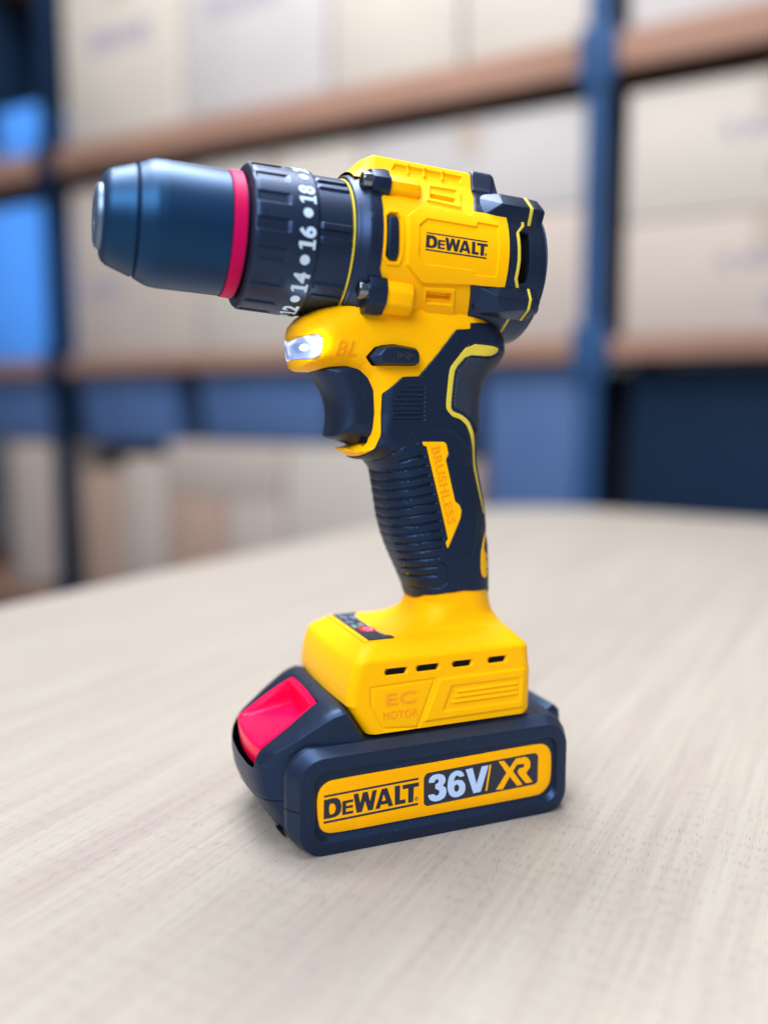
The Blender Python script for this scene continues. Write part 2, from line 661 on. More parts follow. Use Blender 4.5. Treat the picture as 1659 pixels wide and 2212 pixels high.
def wood_top():
    m = mat('pale_beech_laminate', (0.6, 0.53, 0.49), 0.50, 0.25)
    nt = m.node_tree
    b = nt.nodes['Principled BSDF']
    N = nt.nodes.new
    L = nt.links.new
    tc = N('ShaderNodeTexCoord')
    rot = N('ShaderNodeMapping')
    rot.inputs['Rotation'].default_value = (0, 0, math.radians(-40))
    L(tc.outputs['Object'], rot.inputs['Vector'])

    def noise(scale, sc=1.0, detail=4, dist=0.0, rough=0.5):
        mp = N('ShaderNodeMapping')
        mp.inputs['Scale'].default_value = scale
        L(rot.outputs[0], mp.inputs['Vector'])
        n = N('ShaderNodeTexNoise')
        n.inputs['Scale'].default_value = sc
        n.inputs['Detail'].default_value = detail
        n.inputs['Roughness'].default_value = rough
        n.inputs['Distortion'].default_value = dist
        L(mp.outputs[0], n.inputs['Vector'])
        return n

    broad = noise((2.6, 75, 1), 1.0, 5, 0.5, 0.6)
    r1 = N('ShaderNodeValToRGB')
    e = r1.color_ramp.elements
    e[0].position, e[0].color = 0.32, (0.296, 0.254, 0.238, 1)
    e[1].position, e[1].color = 0.66, (0.330, 0.308, 0.276, 1)
    k = e.new(0.5)
    k.color = (0.316, 0.287, 0.256, 1)
    L(broad.outputs['Fac'], r1.inputs['Fac'])
    fine = noise((14, 420, 1), 1.0, 4, 0.2)
    r2 = N('ShaderNodeMapRange')
    r2.inputs['From Min'].default_value = 0.3
    r2.inputs['From Max'].default_value = 0.7
    r2.inputs['To Min'].default_value = 0.90
    r2.inputs['To Max'].default_value = 1.05
    L(fine.outputs['Fac'], r2.inputs['Value'])
    mul = N('ShaderNodeVectorMath')
    mul.operation = 'SCALE'
    L(r1.outputs['Color'], mul.inputs[0])
    L(r2.outputs['Result'], mul.inputs['Scale'])
    # pores: short dark dashes along the grain
    mp = N('ShaderNodeMapping')
    mp.inputs['Scale'].default_value = (135, 1500, 1)
    L(rot.outputs[0], mp.inputs['Vector'])
    wob = noise((60, 200, 1), 1.0, 2)
    wm = N('ShaderNodeMix')
    wm.data_type = 'VECTOR'
    wm.inputs[0].default_value = 0.35
    L(mp.outputs[0], wm.inputs[4])
    sc_ = N('ShaderNodeVectorMath')
    sc_.operation = 'MULTIPLY_ADD'
    L(wob.outputs['Color'], sc_.inputs[0])
    sc_.inputs[1].default_value = (1, 1, 0)
    L(mp.outputs[0], sc_.inputs[2])
    vo = N('ShaderNodeTexVoronoi')
    vo.voronoi_dimensions = '2D'
    vo.inputs['Scale'].default_value = 1.0
    vo.inputs['Randomness'].default_value = 1.0
    L(sc_.outputs[0], vo.inputs['Vector'])
    sepc = N('ShaderNodeSeparateColor')
    L(vo.outputs['Color'], sepc.inputs[0])
    zone = noise((4, 60, 1), 1.0, 2)
    thr = N('ShaderNodeMapRange')
    thr.inputs['From Min'].default_value = 0.35
    thr.inputs['From Max'].default_value = 0.65
    thr.inputs['To Min'].default_value = 0.18
    thr.inputs['To Max'].default_value = 0.60
    L(zone.outputs['Fac'], thr.inputs['Value'])
    lt = N('ShaderNodeMath')
    lt.operation = 'LESS_THAN'
    L(sepc.outputs[0], lt.inputs[0])
    L(thr.outputs[0], lt.inputs[1])
    core = N('ShaderNodeMapRange')
    core.inputs['From Min'].default_value = 0.08
    core.inputs['From Max'].default_value = 0.24
    core.inputs['To Min'].default_value = 1.0
    core.inputs['To Max'].default_value = 0.0
    L(vo.outputs['Distance'], core.inputs['Value'])
    pm = N('ShaderNodeMath')
    pm.operation = 'MULTIPLY'
    L(lt.outputs[0], pm.inputs[0])
    L(core.outputs[0], pm.inputs[1])
    half = N('ShaderNodeMath')
    half.operation = 'MULTIPLY'
    half.inputs[1].default_value = 0.38
    L(pm.outputs[0], half.inputs[0])
    mx = N('ShaderNodeMix')
    mx.data_type = 'RGBA'
    L(half.outputs[0], mx.inputs[0])
    L(mul.outputs[0], mx.inputs[6])
    mx.inputs[7].default_value = (0.165, 0.118, 0.110, 1)
    L(mx.outputs[2], b.inputs['Base Color'])
    bp = N('ShaderNodeBump')
    bp.inputs['Strength'].default_value = 0.5
    bp.inputs['Distance'].default_value = 0.0003
    inv = N('ShaderNodeMath')
    inv.operation = 'SUBTRACT'
    L(fine.outputs['Fac'], inv.inputs[0])
    L(pm.outputs[0], inv.inputs[1])
    L(inv.outputs[0], bp.inputs['Height'])
    L(bp.outputs['Normal'], b.inputs['Normal'])
    return m


# table: a real slab with a dark edge band and a leg frame
TP = roundc([(-900, -134), (-167, 431), (470, 912), (640, 880), (760, 690), (1300, -60), (900, -900), (-800, -900)], 90)
tt = empty('table', (0.1, 0.1, -0.75), 'large table with a pale beech wood-grain top under the cordless drill', 'table')
bm_ = Mesh()
n_ = len(TP)
P0 = arr(TP)
if area2(P0) < 0:
    P0 = P0[::-1]
cen = P0.mean(0)
rings = []
for ins, z in ((0, -25), (0, -1.2), (0.4, -0.35), (1.2, 0.0)):
    q = cen + (P0 - cen) * (1 - ins / 900.0)
    rings.append(np.c_[q, np.full(n_, z)])
loft(bm_, rings)
top = bm_.build('table_top', wood_top())
for ob in (top,):
    ob.parent = tt
    ob.location = (-0.1, -0.1, 0.75)
LEGM = mat('grey_steel', (0.25, 0.26, 0.28), 0.4, 0.5, metal=0.6)
for lx, ly in ((-500, 0), (420, 760), (1050, -60), (800, -750), (-650, -750)):
    q = Mesh()
    box(q, lx - 25, lx + 25, ly - 25, ly + 25, -749, -25.5, 3)
    lg = q.build('leg', LEGM)
    lg.parent = tt
    lg.location = (-0.1, -0.1, 0.75)

fl = Mesh()
fl.add([(-9000, -7000, -750), (9000, -7000, -750), (9000, 9000, -750), (-9000, 9000, -750)], [[0, 1, 2, 3]])
fo = fl.build('floor', mat('grey_floor', (0.30, 0.29, 0.30), 0.5, 0.4, var=(1.5, 0.1)))
fo['kind'] = 'structure'

# storage rack: u runs to the right and towards the camera, w away into the rack
UU = np.array([.6293, -.7772])
NN = np.array([.7772, .6293])
RC = CAM_P[:2]
RD = 1700.0
RK = RC + NN * RD                                   # origin of the rack frame on its front plane
rang = math.atan2(UU[1], UU[0])


def rk(u, w, z):
    p = RK + UU * u + NN * w
    return (p[0], p[1], z)


def rbox(M, u0, u1, w0, w1, z0, z1, bevel=4):
    hull(M, [rk(u, w, z) for u in (u0, u1) for w in (w0, w1) for z in (z0, z1)], bevel)


def part(M, name, m, root):
    """child of a top-level empty that sits at its base (no rotation)"""
    o = M.build(name, m)
    o.parent = root
    o.location = -root.location
    return o


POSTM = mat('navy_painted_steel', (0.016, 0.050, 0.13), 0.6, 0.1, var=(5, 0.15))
BEAMM = mat('brown_shelf_board', (0.215, 0.125, 0.095), 0.7, 0.1, var=(3, 0.12))
wall_m = Mesh()
rbox(wall_m, -7000, 4000, 1500, 1600, -749.5, 3200, 0)
wl = wall_m.build('wall', mat('grey_wall', (0.35, 0.34, 0.35), 0.7, 0.3, var=(1, 0.08)))
wl['kind'] = 'structure'

rack = empty('storage_rack', arr(rk(-1100, 250, -750)) * MM, 'tall navy steel storage rack with brown shelf boards behind the table', 'storage rack')
DPOST = mat('darker_post_steel', (0.004, 0.013, 0.035), 0.6, 0.1, var=(5, 0.15))  # darker copy of the navy post colour, for the left posts
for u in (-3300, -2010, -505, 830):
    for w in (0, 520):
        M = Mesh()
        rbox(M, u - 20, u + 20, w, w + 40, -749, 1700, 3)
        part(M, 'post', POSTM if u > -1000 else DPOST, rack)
    for z in (815, 270, -380):
        M = Mesh()
        rbox(M, u - 36, u + 36, -5, 0.5, z - 60, z + 45, 2)
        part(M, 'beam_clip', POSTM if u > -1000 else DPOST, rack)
for z0, z1 in ((780, 846), (248, 290), (-420, -380), (1330, 1380)):
    M = Mesh()
    rbox(M, -3300, 830, 20, 560, z0 + 20, z1, 2)
    part(M, 'shelf_board', BEAMM, rack)
    for ua, ub in ((-3274, -2036), (-1984, -518), (-466, 804)):
        M = Mesh()
        rbox(M, ua, ub, 2, 19, z0, z1 - 1, 2)
        part(M, 'shelf_beam', BEAMM, rack)

CART = [mat('pale_carton_%s' % n, c, 0.75, 0.2, var=(4, 0.05)) for n, c in
        (('cream', (0.375, 0.345, 0.315)), ('grey', (0.345, 0.33, 0.335)), ('warm', (0.350, 0.300, 0.275)), ('tan', (0.30, 0.215, 0.175)))]
TAPE = mat('brown_tape', (0.32, 0.27, 0.235), 0.6, 0.15)
PRNT = mat('faded_purple_print', (0.22, 0.21, 0.27), 0.7, 0.1)
BLUE = mat('bright_blue_plastic', (0.07, 0.30, 0.90), 0.4, 0.5, var=(4, 0.1))
SLAT = mat('slate_blue_plastic', (0.055, 0.105, 0.24), 0.6, 0.2, var=(4, 0.1))
NAVY = mat('navy_panel', (0.004, 0.014, 0.036), 0.7, 0.08, var=(2, 0.2))


def carton(u0, u1, z0, z1, m, label, w0=30, w1=470, prints=(), tape=True, group='cartons stored on the rack', name='carton', cat='carton'):
    t = empty(name, arr(rk((u0 + u1) / 2, (w0 + w1) / 2, z0)) * MM, label, cat, group)
    M = Mesh()
    rbox(M, u0, u1, w0, w1, z0, z1, 5)
    part(M, 'box_body' if name == 'carton' else 'tub', m, t)
    if tape and name == 'carton':
        M = Mesh()
        um = (u0 + u1) / 2
        rbox(M, um - 26, um + 26, w0 - 1.0, w0 + 0.5, z1 - 70, z1 - 1, 0)
        rbox(M, um - 26, um + 26, w0 - 1.0, w1, z1 - 0.5, z1 + 1.0, 0)
        part(M, 'tape', TAPE, t)
    for (a, b, c_, d) in prints:
        M = Mesh()
        n = max(2, int(abs(b - a) * (u1 - u0) / 34))
        rnd = random.Random(int(u0 + z0 + a * 100))
        for i in range(n):                           # rows of unreadable stamped strokes
            x = u0 + (u1 - u0) * (a + (b - a) * i / n)
            wd = (u1 - u0) * (b - a) / n * rnd.uniform(0.45, 0.8)
            rbox(M, x, x + wd, w0 - 0.8, w0 + 0.5, z0 + (z1 - z0) * c_, z0 + (z1 - z0) * d, 0)
        part(M, 'stamped_print', PRNT, t)
    return t


def tub(u0, u1, z0, z1, m, label, group, w0=30, w1=440):
    t = empty('storage_bin', arr(rk((u0 + u1) / 2, (w0 + w1) / 2, z0)) * MM, label, 'storage bin', group)
    M = Mesh()
    a = 12
    hull(M, [rk(u, w, z) for (z, i) in ((z0, a), (z1 - 18, 0)) for u in (u0 + i, u1 - i) for w in (w0 + i, w1 - i)], 6)
    part(M, 'tub', m, t)
    M = Mesh()
    rbox(M, u0 - 5, u1 + 5, w0 - 6, w1 + 5, z1 - 17.5, z1, 3)
    part(M, 'rim', m, t)
    return t


# top shelf
g = 'cartons stored on the rack'
carton(-1958, -1545, 847, 1250, CART[0], 'cream carton on the upper shelf just right of the left rack post', prints=((.25, .75, .55, .68),))
carton(-1538, -1120, 847, 1230, CART[1], 'second carton from the left rack post on the upper shelf, with faint grey print', prints=((.2, .7, .6, .72),))
carton(-1112, -800, 847, 1260, CART[0], 'third carton from the left rack post on the upper shelf', prints=((.2, .8, .5, .6),))
carton(-792, -525, 847, 1240, CART[0], 'narrow pale carton on the upper shelf just left of the right rack post')
carton(-455, -60, 847, 1180, CART[1], 'pale carton on the upper shelf just right of the right rack post')
carton(-2240, -2046, 847, 985, BLUE, 'low blue box on the upper shelf left of the left rack post', tape=False, prints=())
carton(-2600, -2250, 1002, 1300, NAVY, 'dark box high on the upper shelf at the left picture edge', tape=False)
# middle shelf
carton(-1955, -1512, 291, 738, CART[2], 'cream carton on the middle shelf right of the left rack post, behind the chuck', prints=((.1, .4, .35, .45),))
carton(-1505, -1040, 291, 744, CART[0], 'widest cream carton on the middle shelf, behind the drill body')
carton(-1032, -528, 291, 545, CART[2], 'lower carton of the stack on the middle shelf left of the right rack post')
carton(-1032, -528, 547, 742, CART[1], 'upper carton of the stack on the middle shelf left of the right rack post', prints=((.1, .45, .3, .5),))
carton(-452, 60, 291, 505, CART[2], 'lower printed carton on the middle shelf right of the right rack post', prints=((.34, .85, .55, .66), (.5, .62, .18, .32)))
carton(-452, 60, 507, 742, CART[0], 'upper printed carton on the middle shelf right of the right rack post', prints=((.34, .85, .55, .66), (.5, .62, .2, .36)))
carton(-2380, -2046, 291, 722, BLUE, 'tall bright blue box on the middle shelf at the left picture edge', tape=False)
carton(70, 480, 291, 700, CART[1], 'cream carton beyond the right picture edge on the middle shelf')
# bins under the middle shelf
g2 = 'slate blue bins under the middle shelf'
tub(-1945, -1600, 62, 232, SLAT, 'slate blue bin nearest the left rack post under the middle shelf', g2)
tub(-1515, -1125, 72, 236, SLAT, 'middle slate blue bin under the middle shelf, left of the trigger', g2)
tub(-1110, -760, 62, 232, SLAT, 'slate blue bin behind the drill grip under the middle shelf', g2)
tub(-735, -530, -200, 236, SLAT, 'tall slate blue bin beside the right rack post', g2)
tub(-2420, -2046, 66, 236, SLAT, 'slate blue bin at the left picture edge under the middle shelf', g2)
# lower cartons
carton(-2260, -2046, -370, 52, CART[2], 'beige carton low on the rack at the left picture edge', tape=False)
carton(-1950, -1800, -370, -20, CART[3], 'tan carton low on the rack right of the left rack post', tape=False)
carton(-1792, -1646, -370, 22, CART[2], 'narrow pinkish carton low on the rack, second from the left rack post', tape=False)
carton(-1636, -1440, -370, -70, CART[3], 'low tan carton on the bottom shelf, under the middle slate bin', tape=False)
carton(-1630, -1262, -69, 66, CART[2], 'flat beige carton lying on the low tan cartons left of the drill grip', tape=False)
carton(-1432, -1262, -370, -70, CART[2], 'low pinkish carton on the bottom shelf left of the drill grip', tape=False)
carton(-1254, -960, -370, 66, CART[0], 'pale carton low on the rack behind the drill grip', tape=False)
carton(-950, -745, -370, 40, CART[3], 'tan carton low on the rack behind the grip, beside the tall bin', tape=False)
# a dark cabinet fills the lower right bay
cab = empty('cabinet', arr(rk(150, 250, -750)) * MM, 'near-black navy cabinet standing in the lower right bay of the rack', 'cabinet')
M = Mesh()
rbox(M, -440, 760, 60, 500, -745, 238, 4)
part(M, 'carcass', NAVY, cab)
M = Mesh()
rbox(M, -434, 150, 44, 59, -735, 228, 3)
part(M, 'door', NAVY, cab)
M = Mesh()
rbox(M, 160, 754, 44, 59, -735, 228, 3)
part(M, 'door', NAVY, cab)

# ================================================================== THE DRILL
drill = empty('cordless_drill', (0, 0, 0), 'yellow and black cordless drill standing upright on its battery with its work light on', 'cordless drill')


def dp(M, name, m, parent=drill, **k):
    return M.build(name, m, parent, **k)


# ------------------------------------------------------------ chuck
M = Mesh()
prof = [(-110.6, 3.5), (-111.0, 10.4), (-111.0, 13.2), (-110.2, 14.6), (-108.8, 15.7), (-101.0, 18.55), (-100.5, 18.3), (-100.3, 17.9), (-100.0, 18.3), (-99.6, 18.95),
        (-96.4, 20.5), (-94.4, 21.1), (-91.5, 21.35), (-72.0, 21.35), (-70.6, 21.35), (-70.3, 21.1), (-70.2, 20.0)]
V, F = revolve(dense(prof, 0.7), 200)
M.add(V, F)
V, F = revolve([(-70.2, 20), (-65.0, 20.0), (-64.9, 12)], 120)
M.add(V, F)
chuck = dp(M, 'chuck', CHK, angle=25)
M = Mesh()
V, F = revolve(dense([(-110.8, 10.9), (-111.6, 10.8), (-112.6, 10.2), (-113.2, 8.8), (-113.4, 7.2), (-112.9, 6.4), (-106, 5.6), (-106, 0.02)], 0.5), 96)
M.add(V, F)
nose = dp(M, 'chuck_nose', STL, chuck, angle=40)
for k in range(3):
    M = Mesh()
    a = math.radians(30 + 120 * k)
    pts = []
    for s_, r1, r2, hw in ((-113.0, 1.0, 3.4, .9), (-106.5, 1.2, 5.2, 1.7)):
        for r_ in (r1, r2):
            for sg in (-1, 1):
                y, z = r_ * math.cos(a) - sg * hw * math.sin(a), r_ * math.sin(a) + sg * hw * math.cos(a)
                pts.append(tuple(hp(s_, y, z)))
    hull(M, pts, 0.2)
    dp(M, 'jaw', STL, chuck)
M = Mesh()
V, F = revolve(dense([(-70.15, 20.1), (-70.1, 21.3), (-69.8, 21.6), (-66.0, 21.85), (-65.7, 21.6), (-65.6, 20.1)], 0.6), 200)
M.add(V, F)
dp(M, 'pink_ring', PINK, chuck, angle=30)

# ------------------------------------------------------------ torque collar with thumb notches
def notch(S, T):
    T = (T + 180) % 360 - 180
    ph = (T - 6 + 21.5 * 20) % 21.5                # top edge of each notch sits at 6 deg, 27.5 deg, ...
    d = np.minimum(ph - 12.2, 21.5 - ph)           # inside the notch when > 0
    a = sstep(d / 0.8 + 0.5)
    b = sstep((S + 63.6) / 0.8) * sstep((-51.6 - S) / 1.4)
    return -0.6 * a * b


M = Mesh()
prof = [(-64.6, 14), (-64.6, 22.6), (-64.5, 23.4), (-64.1, 24.4), (-63.2, 25.15), (-62, 25.3), (-42.6, 25.7), (-42.2, 25.4), (-42.1, 24.6)]
V, F = revolve(dense(prof, 0.45), 720, notch)
M.add(V, F)


def ribs(S, T):
    T = (T + 180) % 360 - 180
    out = np.zeros_like(S)
    for c in range(-180, 181, 24):
        for lo, hi in ((5.0, 9.4), (-9.2, -3.5)):
            d = np.minimum((T - c) - lo, hi - (T - c))
            out = np.maximum(out, sstep(d / 0.9 + 0.3))
    b = sstep((S + 41.6) / 0.8) * sstep((-29.9 - S) / 0.6)
    return 0.75 * out * b * (np.abs(((T + 180) % 48) - 36) < 14)


V, F = revolve(dense([(-42.1, 24.6), (-41.8, 24.5), (-30.2, 24.7), (-29.9, 24.2), (-29.9, 20)], 0.45), 720, ribs)
M.add(V, F)
collar = dp(M, 'torque_collar', BLK, angle=50)


def SC_(s0, th0):
    """glyph x -> up around the collar, glyph y -> towards the chuck"""
    def f(V):
        th = math.radians(th0) + V[:, 0] / 25.6
        r = 25.62 + V[:, 2]
        s = s0 - V[:, 1]
        return hp(s, -r * np.cos(th), r * np.sin(th))
    return f


for txt, th in (('20', 66.8), ('18', 30.7), ('16', -4.2), ('14', -38.7), ('12', -72.7), ('10', -107), ('8', -142), ('22', 102), ('24', 137)):
    V, F = text_geo(txt, 7.4, bold=0.30, extrude=0.06, bev=0.0, spacing=1.04)
    M = Mesh()
    V[:, 2] += 0.06
    M.add(SC_(-46.3, th)(V), F)
    if txt[0] == '1':                                # slab foot of the figure one
        x = V[:, 0].min()
        for q in ([(x - 1.0, -3.0), (x + 2.2, -3.0), (x + 2.2, -2.2), (x - 1.0, -2.2)], [(x - 1.15, 1.25), (x + 0.4, 2.0), (x + 0.4, 2.83), (x + 0.1, 2.83), (x - 1.15, 2.1)]):
            patch(M, arr(q), lambda u, v, h: SC_(-46.3, th)(np.c_[u, v, h]), 0.125, 0.1, 0, 1.0)
    dp(M, 'numeral', NUM, collar)
for th in (49.5, 13.3, -21.7, -56.5, -90, -125, 85, 120):
    M = Mesh()
    a = np.linspace(0, 2 * PI, 28, endpoint=False)
    patch(M, np.c_[1.7 * np.cos(a), 1.7 * np.sin(a)], lambda u, v, h: SC_(-46.3, th)(np.c_[u, v, h]), 0.13, 0.12, 0, 0.8)
    dp(M, 'dot', NUM, collar)

M = Mesh()
V, F = revolve(dense([(-29.9, 22), (-29.6, 24.8), (-29.5, 24.95), (-29.15, 25.0), (-29.0, 24.8), (-29.0, 22)], 0.4), 180)
M.add(V, F)
dp(M, 'trim_ring', YELP)

# ------------------------------------------------------------ motor housing
front_b = [(-14.5, 31.1), (-14.9, 26.8), (-17.9, 19.7), (-20.5, 15.5), (-21.6, 10.5), (-22.1, -0.8), (-20.7, -7.8), (-18.2, -12.9), (-16.4, -14.8), (-15.6, -21.3), (-18.3, -27.0)]
plate = [(-10.9, 9.9), (-5.0, 15.3), (13.9, 14.2), (16.0, 16.6), (30, 16.6), (30, -10.2), (15.2, -10.6), (-3.6, -12.3), (-10.5, -6.9)]
inset = [(-6.7, 7.0), (-3.6, 9.9), (15.8, 9.8), (16.6, 11.7), (25.1, 11.6), (24.5, 9.5), (24.9, 6.0), (24.7, -6.6), (16.3, -7.0), (15.5, -5.4), (-4.0, -5.7), (-6.7, -3.0)]
slot = [(-18.8, 8.7), (-17.4, 10.2), (-14.6, 10.5), (-13.7, 9.0), (-13.3, -4.0), (-13.9, -6.4), (-16.8, -6.7), (-18.6, -4.9)]
rim = [(-20.0, 9.3), (-18.1, 11.6), (-13.9, 11.9), (-12.4, 9.8), (-12.0, -4.3), (-13.0, -7.6), (-17.6, -7.9), (-19.7, -5.8)]
FY = [('area', plate, 1.1, 0.7), ('area', inset, -0.7, 0.3), ('area', rim, 0.5, 0.5), ('area', slot, -1.6, 0.5),
      ('area', [(0.2, 27.6), (12.4, 28.4), (13.2, 25.9), (11.2, 17.6), (-2.2, 18.6)], 0.65, 0.5),
      ('area', [(0.9, 26.6), (11.5, 26.9), (9.7, 20.0), (-0.4, 20.5)], -0.6, 0.4),
      ('area', [(0.3, 23.2), (10.2, 22.9), (8.9, 19.8), (-0.4, 20.2)], -2.2, 0.6),
      ('area', [(-2.1, -13.7), (10.0, -12.9), (14.0, -26.0), (1.3, -24.0)], 0.7, 0.6),
      ('area', [(-0.7, -15.0), (9.0, -14.7), (10.3, -19.0), (0.3, -19.4)], -1.0, 0.5),
      ('area', [(-0.4, -15.6), (8.8, -15.3), (9.6, -17.5), (0.2, -17.8)], -1.8, 0.5),
      ('area', [(-11.5, 35.2), (-13.0, 32.2), (13.8, 31.7), (15.4, 35.0)], -0.9, 0.5)]
for a, b in ((-6.6, -5.6), (-0.2, 0.9), (7.1, 8.2)):       # ribs between the rail windows
    FY.append(('area', [(a, 35.6), (a - 0.7, 31.4), (b - 0.7, 31.4), (b, 35.6)], 0.7, 0.4))
M = Mesh()
hous = [(-27.5, VTOP), (-27.5, 30.0), (-24.2, 28.6), (-24.2, -43.2), (29.0, -43.2), (29.0, VTOP)]
patch(M, hous, SH, 0.0, 0.0, 0.0, 0.5, F=FY)
M.mirrored()


def boss(M, cross, s0, s1, taper, bev=0.8):
    cross = arr(cross)
    c = cross.mean(0)
    pts = [tuple(hp(s0, y, z)) for y, z in cross]
    pts += [tuple(hp(s1 - taper, y, z)) for y, z in cross]
    inner = [(min(y + 3.2, -12), z * 0.86 + c[1] * 0.14) for y, z in cross]
    pts += [tuple(hp(s1, y, z)) for y, z in inner]
    hull(M, pts, bev)
    pts2 = [(p[0], -p[1], p[2]) for p in pts]
    hull(M, pts2, bev)


UPC = [(-12, 25.4), (-19.5, 24.8), (-23.0, 21.8), (-22.6, 18.6), (-20.0, 16.3), (-14, 15.5)]
LOC = [(-21.5, -12.0), (-25.4, -12.8), (-26.6, -16.4), (-25.6, -21.0), (-22.0, -23.6), (-15, -23.4)]
boss(M, UPC, -17.4, -3.6, 2.0)
boss(M, LOC, -18.0, -4.4, 2.2)
housing = dp(M, 'motor_housing', YEL, angle=32)

M = Mesh()
patch(M, roundc([(-18.3, 8.3), (-17.2, 9.7), (-14.8, 10.0), (-14.1, 8.8), (-13.7, -3.8), (-14.2, -6.0), (-16.6, -6.2), (-18.2, -4.6)], 0.5), SH, 0.25, 2.0, 0.9, 0.5)
M.sides('side_pad', RUB, housing)

# wordmark shared by the housing and the battery label (label plane coordinates, mm)
GL = {
 'line_top': [(-45.49,21.72),(-9.28,22.56),(-9.28,21.77),(-45.50,20.96)],
 'line_bot': [(-45.71,12.14),(-9.38,12.95),(-9.38,12.09),(-45.71,11.32)],
 'D': [(-45.50,20.09),(-42.23,20.30),(-40.59,20.13),(-39.49,19.07),(-38.95,17.06),(-39.10,15.16),(-39.80,13.91),(-41.18,13.20),(-43.11,13.00),(-45.70,12.96)],
 'Dh': [(-43.53,18.26),(-42.38,18.42),(-41.56,17.92),(-41.16,16.62),(-41.31,15.27),(-42.00,14.44),(-43.56,14.30)],
 'E': [(-38.67,18.52),(-34.56,18.64),(-34.57,17.60),(-37.24,17.53),(-37.24,16.49),(-34.66,16.54),(-34.72,15.55),(-37.30,15.54),(-37.31,14.35),(-34.58,14.43),(-34.59,13.40),(-38.76,13.31)],
 'W': [(-34.50,20.42),(-32.63,20.47),(-31.92,16.67),(-30.95,20.46),(-29.09,20.54),(-28.20,16.73),(-27.25,20.54),(-25.55,20.59),(-27.07,13.33),(-28.99,13.34),(-30.09,17.19),(-31.31,13.24),(-33.33,13.24)],
 'A': [(-26.21,13.32),(-23.70,20.56),(-21.58,20.69),(-19.24,13.60),(-21.06,13.46),(-21.43,14.68),(-24.07,14.63),(-24.42,13.37)],
 'Ah': [(-23.64,15.95),(-22.98,18.49),(-22.07,16.10)],
 'L': [(-18.62,20.78),(-16.53,20.84),(-16.58,15.11),(-14.39,15.22),(-14.38,13.66),(-18.60,13.60)],
 'T': [(-15.57,20.68),(-9.07,20.77),(-9.06,19.27),(-11.09,19.18),(-11.30,13.56),(-13.36,13.57),(-13.32,19.13),(-15.57,19.13)],
 'panel': [(-7.13,22.20),(-6.00,23.73),(39.87,24.73),(41.27,23.61),(41.24,12.81),(40.17,12.00),(-5.92,11.02),(-7.07,11.91)],
 '3': [(-5.32,19.95),(-4.68,21.81),(-3.22,22.66),(-1.08,22.73),(0.91,22.01),(1.68,20.48),(1.43,18.95),(0.34,18.05),(1.78,17.00),(2.06,15.07),(1.32,13.30),(-0.34,12.48),(-2.65,12.31),(-4.63,13.21),(-5.55,15.15),(-3.00,15.29),(-2.17,14.36),(-1.18,14.51),(-0.76,15.38),(-1.03,16.53),(-2.52,17.15),(-2.47,18.95),(-1.22,19.22),(-1.06,20.13),(-1.73,20.96),(-2.55,20.69),(-2.87,19.75)],
 '6': [(2.50,17.83),(2.91,20.59),(4.23,22.27),(6.22,22.90),(8.24,22.42),(9.62,20.31),(7.26,20.21),(6.75,20.99),(5.74,20.93),(5.25,19.90),(5.00,18.68),(6.60,19.21),(8.62,18.73),(9.82,16.95),(9.85,14.72),(8.86,13.14),(6.67,12.46),(4.66,12.74),(3.14,14.10),(2.52,15.94)],
 '6h': [(5.12,16.14),(5.45,17.35),(6.45,17.56),(7.30,16.57),(7.31,15.30),(6.65,14.56),(5.64,14.63)],
 'V': [(9.92,22.63),(12.80,22.82),(14.60,16.01),(16.72,22.84),(19.47,22.83),(16.35,13.01),(13.27,12.88)],
 'slash': [(19.99,22.91),(20.75,22.92),(19.11,12.87),(18.42,12.89)],
 'XR': [(23.86,23.66),(26.23,23.62),(28.75,20.33),(31.33,23.65),(35.23,23.77),(36.68,23.16),(37.72,21.38),(37.66,19.27),(35.91,17.20),(38.88,13.20),(36.00,13.07),(32.70,17.12),(32.14,18.51),(33.01,19.51),(34.96,19.69),(35.11,21.13),(31.73,21.23),(30.19,18.82),(34.40,12.88),(32.08,12.67),(28.81,16.93),(25.91,12.39),(22.93,12.56),(27.38,18.61)],
}


def smooth_curve(P, straight=0):
    return chaikin(P, 2)


def wordmark(put, thick=0.12, lift=0.0):
    """put(Mesh, outer, holes): returns one mesh of the whole wordmark"""
    M = Mesh()
    for k in ('line_top', 'line_bot', 'E', 'W', 'L', 'T'):
        put(M, arr(GL[k]), [])
    d = arr(GL['D'])
    dd = np.vstack([d[:1], chaikin(d[1:9], 1)[1:-1], d[9:]])
    put(M, d, [chaikin(GL['Dh'], 1)])
    put(M, arr(GL['A']), [arr(GL['Ah'])])
    a = np.linspace(0, 2 * PI, 24, endpoint=False)
    c = arr([(-10.05, 14.6)])
    put(M, c + 0.78 * np.c_[np.cos(a), np.sin(a)], [c + 0.62 * np.c_[np.cos(a), np.sin(a)]])
    put(M, c + arr([(-.28, -.38), (-.28, .40), (.15, .40), (.30, .2), (.12, .0), (.32, -.38), (.14, -.38), (-.05, -.05), (-.12, -.05), (-.12, -.38)]), [])
    return M


def to_head(P):
    u = (P[:, 0] + 45.6) / 36.3
    zb = 11.32 + u * 0.77
    t = (P[:, 1] - zb) / 10.4
    return np.c_[-4.0 + 24.2 * u, -1.15 + 6.3 * t + u * 0.1]


M = wordmark(lambda M, P, H: patch(M, to_head(P), SH, 0.45, 0.10, 0, 0.5, holes=[to_head(h) for h in H]))
dp(M, 'wordmark', INK, housing)

